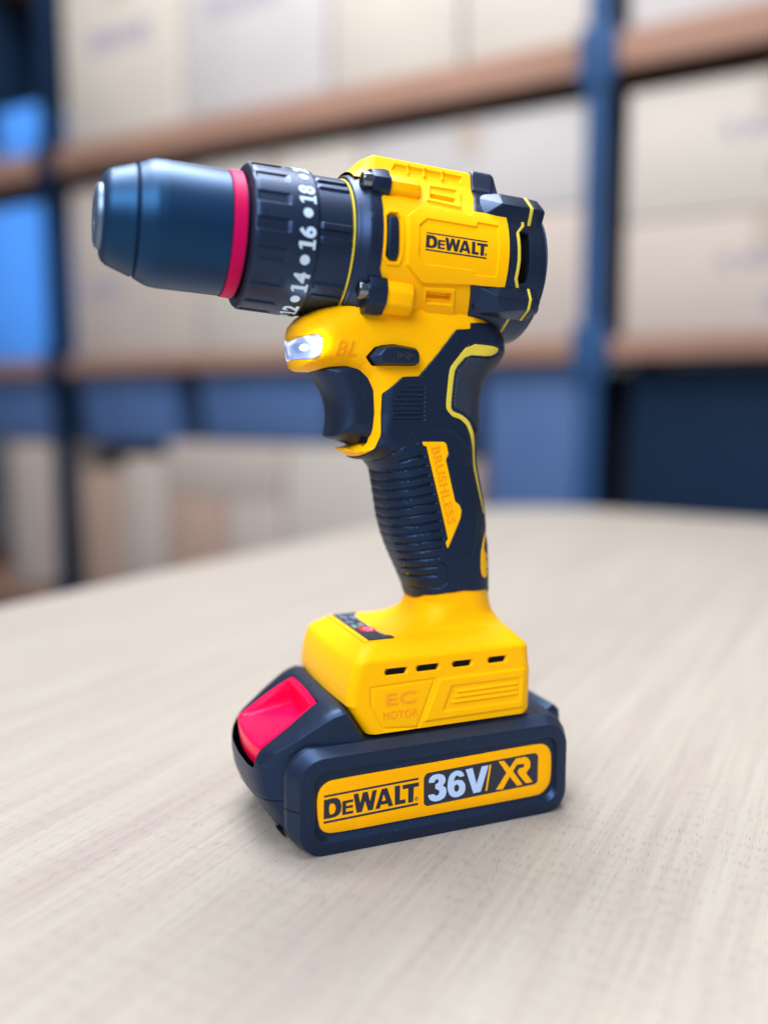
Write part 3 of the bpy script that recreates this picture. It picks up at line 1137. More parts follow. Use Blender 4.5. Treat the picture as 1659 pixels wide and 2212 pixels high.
# ------------------------------------------------------------ front gear ring with four screw lugs
M = Mesh()
V, F = revolve(dense([(-29.0, 22), (-29.0, 25.6), (-28.7, 26.0), (-27, 26.6), (-24.8, 27.6), (-23.8, 28.0), (-20, 28.0)], 0.6), 240)
M.add(V, F)
ring = [(-24.6, 30), (-24.6, -43.2), (-18.0, -43.2)] + front_b[::-1] + [(-16.5, 31.5), (-20, 31.0)]
patch(M, ring, SH, 0.5, 0.8, 0.25, 0.6,
      F=[('area', [(-26.2, 8.7), (-25, 10.2), (-21.6, 7.2), (-22.6, 6.3)], -0.6, 0.4), ('area', [(-26, -8.2), (-23.5, -6.0), (-21.6, -7.2), (-24.5, -8.6)], -0.6, 0.4)])
q = Mesh()
q.add(np.vstack(M.v[1:]), [[i - len(V) for i in f] for f in M.f if min(f) >= len(V)])
q.mirrored()
M2 = Mesh()
M2.add(V, F)
M2.add(np.vstack(q.v), q.f)
UPL = [(-12, 26.4), (-20.0, 25.6), (-24.0, 22.2), (-23.5, 18.2), (-20.6, 15.6), (-14, 15.0)]
LOL = [(-21.5, -11.2), (-26.0, -12.2), (-27.4, -16.2), (-26.4, -21.2), (-22.3, -24.6), (-15, -24.4)]
for cr in (UPL, LOL):
    for sg in (1, -1):
        hull(M2, [tuple(hp(s_, y * sg, z)) for s_ in (-23.4, -16.6) for y, z in cr], 0.5)
gear = dp(M2, 'gear_housing', BLK, angle=35)


def cyl(M, c, ax, r, h0, h1, n=28, ch=0.4):
    ax = arr(ax) / np.linalg.norm(ax)
    t = np.cross(ax, [0, 0, 1.0] if abs(ax[2]) < 0.9 else [1.0, 0, 0])
    t /= np.linalg.norm(t)
    b = np.cross(ax, t)
    a = np.linspace(0, 2 * PI, n, endpoint=False)
    rings = []
    for h, rr in ((h0, r), (h1 - ch, r), (h1 - ch * .3, r - ch * .3), (h1, r - ch)):
        rings.append(arr(c) + ax * h + rr * (np.cos(a)[:, None] * t + np.sin(a)[:, None] * b))
    loft(M, rings)


for y, z in ((-20.2, 21.0), (-23.2, -16.8)):
    for sg in (1, -1):
        M = Mesh()
        cyl(M, hp(-23.3, y * sg, z), -AX, 3.1, 0, 3.5, 32, 0.8)
        sc = dp(M, 'screw', CHR, gear)
        M = Mesh()
        cyl(M, hp(-26.8, y * sg, z), -AX, 1.55, -0.1, 0.05, 6, 0.02)
        M.build('hex_socket', VOID, gear)

# ------------------------------------------------------------ rear housing
rear_edge = [(19.6, VTOP), (19.2, 37.4), (18.1, 28.9), (18.5, 25.6), (15.9, 15.0), (28.2, 13.9), (28.0, -9.6), (15.6, -10.4), (18.6, -22.0), (19.5, -30.3), (19.0, -43.2)]
rr_ = [(36.0, -43.2), (35.0, -29), (35.4, -18.0), (34.4, -10.2), (32.6, -6.5), (32.9, 0), (32.8, 6), (32.5, 10.2), (35.2, 13.5), (36.0, 16.5), (36.0, VTOP)]
M = Mesh()
patch(M, rear_edge + rr_, SH, 0.55, 1.4, 0.35, 0.6, F=[('area', [(24, 49), (24, 47), (19, 36), (18, 28), (26, 28), (28, 36), (28, 49)], 0.5, 0.8)])
M.mirrored()
for sg in (1, -1):
    f = lambda L: [tuple(hp(s_, y * sg, z)) for s_, y, z in L]
    hull(M, f([(17.8, -14.5, 24.0), (18.6, -23.2, 14.6), (26.8, -24.8, 20.2), (28.0, -19.0, 25.2), (28, -12, 26.6), (23.5, -23.6, 13.9),
               (38.4, -19.0, 25.2), (38.4, -24.8, 20.2), (38.4, -23.2, 14.2), (38.4, -11, 26.4), (17.5, -12, 24.5)]), 0.5)
    hull(M, f([(18.4, -25.0, -10.2), (19.4, -22.0, -20.0), (25.4, -28.6, -13.8), (27.4, -27.4, -19.0), (28.0, -26.6, -9.4), (30, -22.5, -20.6),
               (38.6, -26.4, -9.2), (38.6, -28.8, -13.4), (38.6, -27.8, -17.0), (38.6, -22.4, -20.4), (20, -20, -12), (38, -18, -12)]), 0.5)
rear = dp(M, 'rear_housing', BLK, angle=35)

# end cap
M = Mesh()
V, F = revolve(dense([(45.2, 26.6), (45.9, 26.9), (46.4, 26.6), (46.6, 25.6), (46.6, 23.5), (47.4, 22.0), (47.6, 8), (47.6, 0.05)], 0.8), 200)
M.add(V, F)
Mc = Mesh()
capl = [(38.3, 11.3), (38.3, 6), (38.4, 0), (38.3, -5), (38.0, -7.4), (35.6, -8.2), (36.6, -12), (36.8, -18.0), (36.2, -29), (37.0, -43.2)]
capr = [(45.4, -43.2), (45.4, VTOP)]
capt = [(36.9, VTOP), (36.9, 16), (36.2, 13.4), (34.6, 12.2)]
S2 = lambda s, v, h: SH(np.maximum(s, 33), v, h)


def SCAP(s, v, h):
    th = np.where(v < 21.6, v / R0, math.radians(45) + (v - 21.6) / (VTOP - 21.6) * math.radians(45))
    r = 27.25 + h - np.where(s > 44.2, 0.35 * sstep((s - 44.2) / 0.4), 0)
    return hp(s, -r * np.cos(th), r * np.sin(th))


patch(Mc, capl + capr + capt, SCAP, 0.1, 1.6, 0.25, 0.6)
Mc.mirrored()
for sg in (1, -1):
    f = lambda L: [tuple(hp(s_, y * sg, z)) for s_, y, z in L]
    hull(Mc, f([(39.8, -19.0, 25.2), (39.8, -24.8, 20.2), (39.8, -23.2, 14.2), (39.8, -11, 26.4), (44.2, -19.0, 25.0), (45.2, -24.4, 20.0), (44.4, -23.2, 14.4), (43, -23.4, 13.4), (44.2, -11, 26.0)]), 0.5)
    hull(Mc, f([(39.8, -26.4, -9.2), (39.8, -28.8, -13.4), (39.8, -27.8, -17.0), (39.8, -22.4, -20.4), (42.4, -26.2, -9.4), (43.8, -28.2, -13.6), (43.6, -27.2, -17.0), (41.5, -22.2, -20.2)]), 0.5)
M.add(np.vstack(Mc.v), Mc.f)
cap = dp(M, 'end_cap', BLK, rear, angle=35)
for y, z in ((-19.5, 20.4), (-22.5, -15.4), (19.5, 20.4), (22.5, -15.4)):
    M = Mesh()
    cyl(M, hp(43.8, y, z), AX, 2.3, -1, 1.7, 24, 0.7)
    dp(M, 'rear_screw', BLK, rear)
M = Mesh()
V, F = revolve([(30, 24.8), (44, 24.8)], 120)
M.add(V, F)
V, F = revolve([(37.2, 25.6), (37.25, 22)], 120)
M.add(V, F)
dp(M, 'inner_liner', VOID, rear)
M = Mesh()
V, F = revolve([(32.5, 25.9), (35.2, 25.9)], 120)
M.add(V, F)
dp(M, 'motor_ring', MAR, rear)

# thin yellow trim between rear housing and end cap
M = Mesh()


def ribbon(line, w):
    L = resample(line, 1.0, False)
    T = np.gradient(L, axis=0)
    T /= np.hypot(T[:, 0], T[:, 1])[:, None]
    N = np.c_[-T[:, 1], T[:, 0]]
    return np.vstack([L + N * w / 2, (L - N * w / 2)[::-1]])


patch(M, ribbon([(36.4, 17.5), (36.0, 14.2), (33.2, 11.0), (33.4, 5.8), (33.6, 0), (33.3, -6.4), (35.2, -10.6), (36.0, -12)], 1.3), SH, 0.5, 1.2, 0.2, 0.5)
patch(M, ribbon([(36.2, -18.5), (35.7, -24), (35.9, -29), (36.4, -43)], 1.0), SH, 0.5, 1.2, 0.2, 0.5)
M.mirrored()
for sg in (1, -1):
    hull(M, [tuple(hp(s_, y * sg, z)) for s_ in (38.5, 39.7) for y, z in ((-11, 26.5), (-19.05, 25.3), (-24.95, 20.25), (-23.35, 14.1))], 0.1, 1)
    hull(M, [tuple(hp(s_, y * sg, z)) for s_ in (38.7, 39.7) for y, z in ((-26.5, -9.1), (-28.95, -13.4), (-27.95, -17.0), (-22.4, -20.5), (-18, -12))], 0.1, 1)
dp(M, 'trim_strip', YELP, rear)

# ------------------------------------------------------------ handle core: one outline inflated to a rounded body
OUT = arr([(-24, 200), (-32, 195.5), (-40, 193.0), (-45, 190.0), (-47.6, 187.0), (-48.6, 184), (-48.4, 179), (-48.0, 174), (-47.2, 171.3), (-45.5, 170.2), (-40, 170.1),
           (-34, 170.5), (-28.5, 170.3), (-24.5, 168.8), (-21.8, 166.4), (-20, 162.8), (-19.5, 155), (-20.1, 147), (-21.5, 144), (-24, 142.3), (-26, 142.3), (-27.1, 141.9),
           (-26.7, 140.5), (-24, 139.0), (-21, 138.1), (-18, 137.8), (-16.4, 137), (-15.3, 134), (-14.5, 131), (-13.9, 127), (-12.9, 121), (-11.9, 114.5), (-10.2, 108),
           (-8.3, 102.8), (-6.0, 97.5), (-3.4, 92), (-0.8, 86), (0.4, 81), (0.5, 74), (36.3, 74), (36.6, 82), (36.2, 93), (35.6, 103), (34.8, 107.5), (34.7, 111),
           (33.4, 118.5), (30.9, 129), (29.4, 136), (28.6, 142), (28.3, 150), (28.5, 158), (29.7, 164.5), (32.0, 168.8), (35.3, 173.3), (37.8, 177), (38.3, 180),
           (37.8, 184), (34, 190), (28, 196), (20, 200)])
for _i in range(len(OUT)):
    _x, _z = OUT[_i]
    if _x <= -40:
        OUT[_i, 0] += 2.1
    elif _x < 5 and _z < 141:
        OUT[_i, 0] += 2.0 * float(sstep((139.0 - _z) / 5.0))
    elif _x > 25 and _z < 174.5:
        OUT[_i, 0] -= float(np.interp(_z, [82, 110, 120, 150, 165, 174], [2.5, 2.5, 2.0, 1.5, 1.5, 0]))
OUTR = resample(OUT, 0.5)


def seg_of_outline(i0, i1):
    """outline vertices between two vertex ids (forward)"""
    n = len(OUTR)
    k, out = i0, []
    while True:
        out.append(OUTR[k])
        if k == i1:
            break
        k = (k + 1) % n
    return out


near = lambda p: int(np.argmin(np.hypot(*(OUTR - arr(p)).T)))
iF0, iF1 = near((-22.5, 138.6)), near((0.3, 81.8))
iB0, iB1 = near((36.6, 82.4)), near((38.0, 182.5))
# outline is ccw: it runs ... front(top->bottom) -> bottom -> rear(bottom->top)
front = seg_of_outline(iF0, iF1)
back = seg_of_outline(iB0, iB1)
bnd = [(34, 187.5), (30.5, 188.6), (22.0, 188.6), (18.2, 188.4), (18.3, 186.3), (12.4, 185.8), (4.3, 175.7), (-2.1, 168.6), (-8.4, 168.3), (-15.5, 162.2), (-15.8, 154.8), (-16.1, 146.6), (-17.8, 142.4), (-20.2, 140.2)]
bot = [(4.0, 84.6), (10.9, 85.9), (17.6, 86.4), (29.4, 85.4)]
GP = arr(front + bot + back + bnd)


def WZ(x, z):
    w = np.interp(z, [70, 82, 100, 120, 140, 155, 170, 185, 200], [16.3, 16.3, 16.8, 17.0, 16.6, 17.0, 17.8, 19.0, 19.6])
    return w - 2.0 * sstep((-x - 34) / 16.0) * sstep((z - 160) / 8.0)


def Hxz(x, z):
    P = np.c_[np.ravel(x), np.ravel(z)]
    d = np.maximum(pdist(P, OUTR), 0)
    R = np.interp(P[:, 1], [70, 135, 148, 170, 200], [14.5, 14.5, 7.5, 11.5, 12.5])
    u = np.clip(1 - d / R, 0, 1)
    g = (1 - u ** 2.35) ** (1 / 2.35)
    return WZ(P[:, 0], P[:, 1]) * g


def SS(x, z, h):
    x, z, h = np.broadcast_arrays(arr(x), arr(z), arr(h))
    P = np.c_[x.ravel(), z.ravel()]
    h = h.ravel()
    e = 0.35
    H0 = Hxz(P[:, 0], P[:, 1])
    hx = (Hxz(P[:, 0] + e, P[:, 1]) - Hxz(P[:, 0] - e, P[:, 1])) / (2 * e)
    hz = (Hxz(P[:, 0], P[:, 1] + e) - Hxz(P[:, 0], P[:, 1] - e)) / (2 * e)
    N = np.c_[-hx, -np.ones(len(P)), -hz]
    edge = H0 < 0.3
    N[edge, 1] = -0.02
    N /= np.linalg.norm(N, axis=1)[:, None]
    Q = np.c_[P[:, 0], -H0, P[:, 1]] + N * h[:, None]
    Q[:, 1] = np.minimum(Q[:, 1], 0)
    return Q


def on_out(mid):
    return np.abs(segdist(mid, OUTR, np.roll(OUTR, -1, 0))) < 0.12


def out_rings():
    R = []
    for d in (0.06, 0.2, 0.45, 0.8, 1.3, 2.0, 2.9, 4.0, 5.4):
        q = inset_ring(OUTR, d, 0.6)
        R.append(q[pdist(q, OUTR) > d * 0.93])
    return R


ORING = out_rings()
M = Mesh()
patch(M, OUT, SS, 0, 0, 0, 0.9, rings=ORING, pinned=lambda m: np.ones(len(m), bool),
      F=[('area', roundc([(-52, 181.0), (-46.0, 182.4), (-40.8, 183.1), (-38.6, 182.2), (-38.6, 176.0), (-40.3, 174.2), (-52, 174.1)], 0.8), -0.5, 0.3)],
      hfun=lambda p: -1.9 * sstep((pdist(p, GP) - 0.5) / 0.8))
M.mirrored()
handle = dp(M, 'handle', YEL, angle=50)

# work light lens
M = Mesh()
lens = arr(seg_of_outline(near((-48.5, 181.2)), near((-48.0, 174.4))) + [(-43, 174.3), (-40.5, 174.6), (-39.3, 175.6), (-38.9, 178.5), (-38.9, 181.2), (-39.5, 182.2), (-40.8, 182.8), (-43, 182.5), (-45.4, 181.9)])
patch(M, lens, SS, 0.2, 0.8, 0.3, 0.5, rings=ORING[:6], pinned=on_out)
light = M.sides('work_light', LED, handle)
for cx, cz in ((-43.8, 178.4), (-41.0, 178.2)):
    M = Mesh()
    a = np.linspace(0, 2 * PI, 20, endpoint=False)
    patch(M, np.c_[cx + 1.0 * np.cos(a), cz + 1.15 * np.sin(a)], SS, 0.33, 0.2, 0.1, 0.5)
    dp(M, 'diode', LEDC, handle)

for cx, cz in ((-43.8, 178.4), (-41.0, 178.2)):
    gl = bpy.data.lights.new('work_lamp', 'POINT')
    gl.energy = 0.0022
    gl.color = (0.95, 0.97, 1.0)
    gl.shadow_soft_size = 0.0004
    go = bpy.data.objects.new('work_lamp', gl)
    COL.objects.link(go)
    go.location = (cx * MM, -0.0195, cz * MM)

# BL lettering pressed into the housing
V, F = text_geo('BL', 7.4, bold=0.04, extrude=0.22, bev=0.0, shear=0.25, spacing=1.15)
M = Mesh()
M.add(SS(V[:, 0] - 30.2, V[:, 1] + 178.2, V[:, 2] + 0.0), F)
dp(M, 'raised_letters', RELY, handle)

# direction switch
base = arr([(-21.6, 175.3), (-18.9, 178.6), (-15.8, 179.4), (-11.8, 179.8), (-3.4, 178.6), (-2.3, 176.8), (-2.2, 173.5), (-3.6, 172.5), (-19.0, 172.3)])
topq = arr([(-18.6, 175.8), (-16.6, 178.2), (-12.7, 178.9), (-4.6, 177.9), (-3.5, 176.4), (-3.4, 173.9), (-4.6, 173.1), (-17.2, 173.0)])
for sg in (1, -1):
    M = Mesh()
    hull(M, [(x, -17.0 * sg, z) for x, z in base] + [(x, -18.9 * sg, z) for x, z in base] + [(x, -21.6 * sg, z) for x, z in topq], 0.5)
    dp(M, 'direction_switch', BLK, handle)
M = Mesh()
for P in ([(-12.5, 174.4), (-8.0, 175.9), (-12.5, 177.4), (-11.9, 175.9)], [(-9.2, 174.4), (-4.6, 175.9), (-9.2, 177.4), (-8.6, 175.9)], [(-13.6, 173.9), (-13.3, 173.9), (-13.3, 178), (-13.6, 178)]):
    patch(M, P, lambda u, v, h: np.c_[u, -21.62 - h, v], 0.02, 0.15, 0, 1.0)
dp(M, 'arrow_mark', INK, handle)
M = Mesh()
patch(M, roundc(base + arr([(-0.5, 0)]), 0.6) + (roundc(base, 0.6) - base.mean(0)) * 0.05, SS, 0.06, 0.5, 0.02, 0.8)
M.sides('switch_gap', VOID, handle)

# ------------------------------------------------------------ trigger
TR = arr([(-42.5, 171.5), (-36, 176), (-20, 180), (-4, 174), (-3, 150), (-10, 141.5), (-18.5, 142.0), (-24.0, 143.2), (-30, 144.3), (-34.0, 145.0), (-35.4, 146.0), (-35.6, 147.6), (-35.0, 149.8),
          (-34.6, 153), (-34.7, 156), (-35.3, 159.5), (-36.6, 163), (-39.0, 167), (-42.0, 170.2)])[::-1]
TR[:, 0] += np.where(TR[:, 0] < -29, 2.8, 0)
TRR = resample(chaikin(TR, 2), 0.4)


def STR(x, z, h):
    P = np.c_[np.ravel(x), np.ravel(z)]
    d = np.maximum(pdist(P, TRR), 0)
    u = np.clip(1 - d / 8.5, 0, 1)
    H = 12.3 * (1 - u ** 2.1) ** (1 / 2.1)
    return np.c_[P[:, 0], -H - np.ravel(h) * (d > 0.01), P[:, 1]]


M = Mesh()
rg = [inset_ring(TRR, d, 0.5) for d in (0.05, 0.2, 0.45, 0.9, 1.5, 2.3, 3.3, 4.5)]
patch(M, TRR, STR, 0, 0, 0, 0.8, rings=rg)
M.mirrored()
dp(M, 'trigger', BLK, angle=60)
M = Mesh()
hull(M, [(x, y, z) for x in (-22, -12) for y in (-10.5, 10.5) for z in (144, 169)], 0)
dp(M, 'trigger_cavity', VOID)

# ------------------------------------------------------------ rubber grip
S4 = [[(-9.2, 137.1), (-4.4, 138.3), (0.8, 139.2)], [(-12.6, 133.2), (-7.3, 133.9), (1.7, 135.6)], [(-12.2, 129.6), (-6.9, 130.1), (2.5, 132.0)], [(-11.8, 126.1), (-6.5, 126.6), (3.6, 128.6)],
      [(-11.3, 122.6), (-6.0, 123.0), (4.7, 124.9)], [(-10.7, 119.1), (-5.2, 119.6), (5.6, 121.5)], [(-10.1, 115.6), (-4.7, 116.0), (6.3, 118.0)], [(-9.3, 112.2), (-3.8, 112.6), (7.3, 114.5)],
      [(-8.4, 108.8), (-3.0, 109.1), (8.0, 111.0)], [(-7.4, 105.4), (-2.1, 105.9), (8.8, 107.5)], [(-6.2, 102.1), (-1.6, 102.4), (8.2, 103.9)], [(-5.0, 98.9), (-1.2, 99.2), (7.1, 100.1)],
      [(-3.7, 95.7), (-0.7, 95.9), (6.5, 96.6)], [(-2.4, 92.4), (-0.3, 92.5), (6.8, 93.2)]]
S4 = [[(s[0][0] + 1.3, s[0][1])] + s[1:] for s in S4]
FG = [('line', s, -0.7, 0.4, 0.45) for s in S4]
for k, s in enumerate(S4[1:]):                        # ribs wrap over the front edge
    a = arr(s[0])
    FG.append(('line', [a + (-4.5, -0.2), a + (-1.4, -0.15)], -0.3, 0.7, 0.5))
FG.append(('line', [(-10.9, 140.6), (-7.4, 143.4), (-2.3, 144.1)], -0.5, 0.5, 0.5))
FG.append(('line', [(-18.6, 137.2), (-16.6, 137.0), (-14.0, 138.4), (-10.9, 140.6)], -0.25, 0.4, 0.15))
FG.append(('line', [(-3.0, 87.8), (1.5, 87.4), (8.6, 88.1), (11.0, 90.0), (11.3, 92.0), (11.2, 94.2), (10.3, 97.0), (7.6, 98.4)], -0.3, 0.35, 0.12))
for i, (x0, z) in enumerate([(-6.4, 164.6), (-8.7, 162.9), (-10.1, 161.1), (-11.5, 159.4), (-11.8, 157.7), (-11.8, 156.0), (-11.8, 154.4), (-11.8, 152.8)]):
    FG.append(('line', [(x0 + 0.4, z), (0.4, z)], -0.6, 0.35, 0.33))
S_STRIP = arr([(17.9, 181.0), (30.8, 180.0), (30.4, 178.0), (26.8, 176.4), (17.3, 176.7), (12.6, 171.6), (12.0, 167.3), (11.3, 157.4), (12.1, 155.8), (15.9, 154.5), (19.0, 152.2), (21.3, 149.0),
               (22.8, 144.7), (24.4, 136.0), (26.7, 125.4), (28.6, 117.4), (29.4, 115.6), (28.2, 116.0), (26.0, 124.0), (23.6, 133.0), (22.2, 141.6), (20.2, 147.8), (18.0, 150.6), (15.4, 152.8), (12.0, 153.8), (9.6, 156.3), (9.3, 159.1),
               (10.2, 170.8), (11.0, 172.8)])
BR = arr([(-0.2, 144.5), (8.9, 144.3), (9.8, 143.4), (10.7, 139.7), (9.6, 137.5), (13.5, 121.5), (15.3, 120.2), (16.2, 118.1), (15.8, 114.9), (10.6, 103.4), (9.8, 105.9), (10.8, 107.1), (1.6, 142.8), (0.3, 142.9)])
SIX = arr([(30.6, 108.7), (28.8, 106.9), (27.2, 102.9), (26.5, 99.3), (26.8, 93.0), (28.2, 90.6), (30.1, 90.5), (31.0, 92.7), (30.8, 98.2), (30.0, 100.0), (28.6, 101.4), (28.5, 103.4), (29.5, 106.2), (30.8, 107.8)])
SIX[:, 0] -= 1.3
S_STRIP[:, 0] -= 0.7 * (S_STRIP[:, 1] < 150)
FG.append(('loop', S_STRIP, -0.35, 0.3, 0.22))
FG.append(('loop', BR, -0.3, 0.3, 0.2))
FG.append(('line', [(5.5, 149.5), (12.5, 148.8), (17.0, 145.5), (19.2, 138), (21.0, 126), (22.6, 114), (21.5, 104), (18.5, 96), (18, 88)], 0.35, 2.6, 0.4))
M = Mesh()
patch(M, GP, SS, 0.55, 1.0, 0.35, 0.48, F=FG, rings=ORING, pinned=on_out)
M.mirrored()
grip = dp(M, 'grip', RUB, angle=60)

M = Mesh()
patch(M, chaikin(S_STRIP, 1, 0.2), SS, 0.62, 0.7, 0.22, 0.5)
M.sides('grip_trim', YELP, grip)
M = Mesh()
patch(M, roundc(BR, 0.5), SS, 0.72, 0.8, 0.2, 0.5)
M.sides('name_strip', YEL, grip)
M = Mesh()
patch(M, chaikin(SIX, 1), SS, 0.72, 0.8, 0.2, 0.5, F=[('line', [(28.6, 97.6), (29.6, 97.4)], -0.3, 0.4, 0.3), ('line', [(28.8, 93.6), (29.6, 93.5)], -0.3, 0.4, 0.3)])
M.sides('rear_mark', YEL, grip)

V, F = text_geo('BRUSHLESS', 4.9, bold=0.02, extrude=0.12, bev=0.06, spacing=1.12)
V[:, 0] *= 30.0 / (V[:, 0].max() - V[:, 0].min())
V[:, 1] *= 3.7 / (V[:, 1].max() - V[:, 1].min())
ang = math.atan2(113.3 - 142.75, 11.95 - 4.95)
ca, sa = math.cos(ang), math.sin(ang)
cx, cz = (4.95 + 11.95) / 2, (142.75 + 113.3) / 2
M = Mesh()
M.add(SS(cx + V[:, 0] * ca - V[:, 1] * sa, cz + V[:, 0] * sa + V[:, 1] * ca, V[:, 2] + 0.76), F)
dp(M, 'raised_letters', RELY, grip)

# textured thumb rest behind the trim
THR = mat('knurled_rubber', (0.008, 0.018, 0.042), 0.5, 0.5)
nt = THR.node_tree
tc = nt.nodes.new('ShaderNodeTexCoord')
mp = nt.nodes.new('ShaderNodeMapping')
mp.inputs['Rotation'].default_value = (0, math.radians(38), 0)
vo = nt.nodes.new('ShaderNodeTexVoronoi')
vo.inputs['Scale'].default_value = 900
vo.inputs['Randomness'].default_value = 0.0
bp = nt.nodes.new('ShaderNodeBump')
bp.inputs['Strength'].default_value = 0.9
bp.inputs['Distance'].default_value = 0.0006
bp.invert = True
nt.links.new(tc.outputs['Object'], mp.inputs['Vector'])
nt.links.new(mp.outputs[0], vo.inputs['Vector'])
nt.links.new(vo.outputs['Distance'], bp.inputs['Height'])
nt.links.new(bp.outputs['Normal'], nt.nodes['Principled BSDF'].inputs['Normal'])
iK0, iK1 = near((29.3, 137)), near((37.9, 179.0))
TH = arr(seg_of_outline(iK0, iK1) + [(33, 179.6), (32.2, 177.9), (27.5, 175.6), (18.0, 175.8), (13.5, 171.2), (12.9, 167.0), (12.3, 158.2), (13.0, 156.9), (16.6, 155.4), (20.2, 152.6), (22.6, 149.2), (24.0, 144.7), (25.4, 138)])
M = Mesh()
patch(M, TH, SS, 0.75, 0.3, 0.3, 0.6, rings=ORING, pinned=on_out)
M.mirrored()
dp(M, 'thumb_rest', THR, grip, angle=60)

# ------------------------------------------------------------ foot
def plan(x0, x1, w, rf, rb, n=None, bulge=0.0):
    """ring of a rounded rectangle in x,y (ccw from above), fixed vertex count"""
    out = []
    NS, NC, NE = 150, 10, 50
    # near side, front -> rear (y=-w)
    for k in range(NS):
        out.append((x0 + rf + (x1 - rb - x0 - rf) * k / NS, -w))
    for k in range(NC):
        a = -PI / 2 + PI / 2 * k / NC
        out.append((x1 - rb + rb * math.cos(a), -w + rb + rb * math.sin(a)))
    for k in range(NE):
        t = k / NE
        out.append((x1, -w + rb + (2 * w - 2 * rb) * t))
    for k in range(NC):
        a = PI / 2 * k / NC
        out.append((x1 - rb + rb * math.cos(a), w - rb + rb * math.sin(a)))
    for k in range(NS):
        out.append((x1 - rb - (x1 - rb - x0 - rf) * k / NS, w))
    for k in range(NC):
        a = PI / 2 + PI / 2 * k / NC
        out.append((x0 + rf + rf * math.cos(a), w - rf + rf * math.sin(a)))
    for k in range(NE):
        t = k / NE
        out.append((x0 - bulge * math.sin(PI * t), w - rf - (2 * w - 2 * rf) * t))
    for k in range(NC):
        a = PI + PI / 2 * k / NC
        out.append((x0 + rf + rf * math.cos(a), -w + rf + rf * math.sin(a)))
    return arr(out)


FW = 31.6
lv = []
zs = list(np.arange(39.6, 66.3, 0.4))
for z in zs:
    x0 = np.interp(z, [39.5, 50.0, 50.5, 53, 56, 59, 62, 64.5, 67], [-27.5, -34.0, -34.8, -34.75, -34.5, -34.05, -33.3, -32.5, -31.4])
    x1 = np.interp(z, [39.5, 41, 57, 58, 66], [39.6, 40.6, 40.8, 40.4, 39.6])
    lv.append((z, x0, x1, FW, 4.0, 4.5, 1.2))
lv += [(66.9, -31.2, 39.2, 31.3, 4.2, 4.8, 1.2), (67.9, -30.3, 38.4, 30.2, 4.4, 5, 1.1), (69.2, -28.4, 37.3, 28.3, 4.6, 5.2, 1.0), (70.4, -26.8, 36.4, 26.4, 5, 5.6, .8), (71.1, -25.6, 36.1, 24.9, 5, 6, .6),
       (71.5, -24.2, 36.0, 23.2, 5, 7, .4), (71.8, -22, 36.1, 21.8, 5.5, 8, 0), (72.1, -18, 36.4, 20.2, 6, 9, 0), (72.6, -12, 36.6, 18.9, 8, 10, 0), (73.5, -7.5, 36.8, 17.9, 10, 11.5, 0), (74.8, -3.9, 36.2, 17.2, 12, 13, 0),
       (76.6, -0.9, 35.6, 16.7, 13.5, 13.8, 0), (79, 1.1, 35.0, 16.5, 14.0, 14.0, 0), (82, 2.0, 34.6, 16.4, 14.2, 14.2, 0), (87.5, 2.6, 34.1, 16.4, 14.3, 14.3, 0)]
rings = []
EC = [(-26.0, 57.0), (-0.9, 57.5), (-7.9, 39.9), (-21.2, 41.2), (-25.9, 50.2)]
FF = [('loop', EC, -0.42, 0.5, 0.35),
      ('area', [(0.9, 57.4), (41, 57.5), (41, 42.2), (-5.3, 42.0)], 0.55, 0.7),
      ('area', [(5.9, 54.2), (35.4, 54.2), (34.4, 45.0), (2.2, 45.0)], -0.5, 0.6),
      ('line', [(8.6, 51.9), (33.6, 52.0)], 0.6, 0.6, 0.55), ('line', [(7.6, 49.9), (33.6, 50.0)], 0.6, 0.6, 0.5), ('line', [(6.7, 47.9), (33.6, 48.0)], 0.6, 0.6, 0.5)]
SLOTS = [(-20.6, -13.0), (-8.2, -0.2), (6.4, 13.3), (21.2, 27.9)]
for a, b in SLOTS:
    FF.append(('line', [(a + 0.8, 62.3), (b + 0.1, 62.3)], -0.9, 0.5, 1.05))
for (z, x0, x1, w, rf, rb, bu) in lv:
    P = plan(x0, x1, w, rf, rb, bulge=bu)
    side = np.abs(np.abs(P[:, 1]) - w) < 0.02
    f = np.zeros(len(P))
    if z < 66.5:
        q = np.c_[P[side][:, 0], np.full(side.sum(), z)]
        f[side] = feats(q, FF)
    y = P[:, 1] + np.sign(P[:, 1]) * f
    # top of the near/far sides follows the gentle crown
    rings.append(np.c_[P[:, 0], y, np.full(len(P), z)])
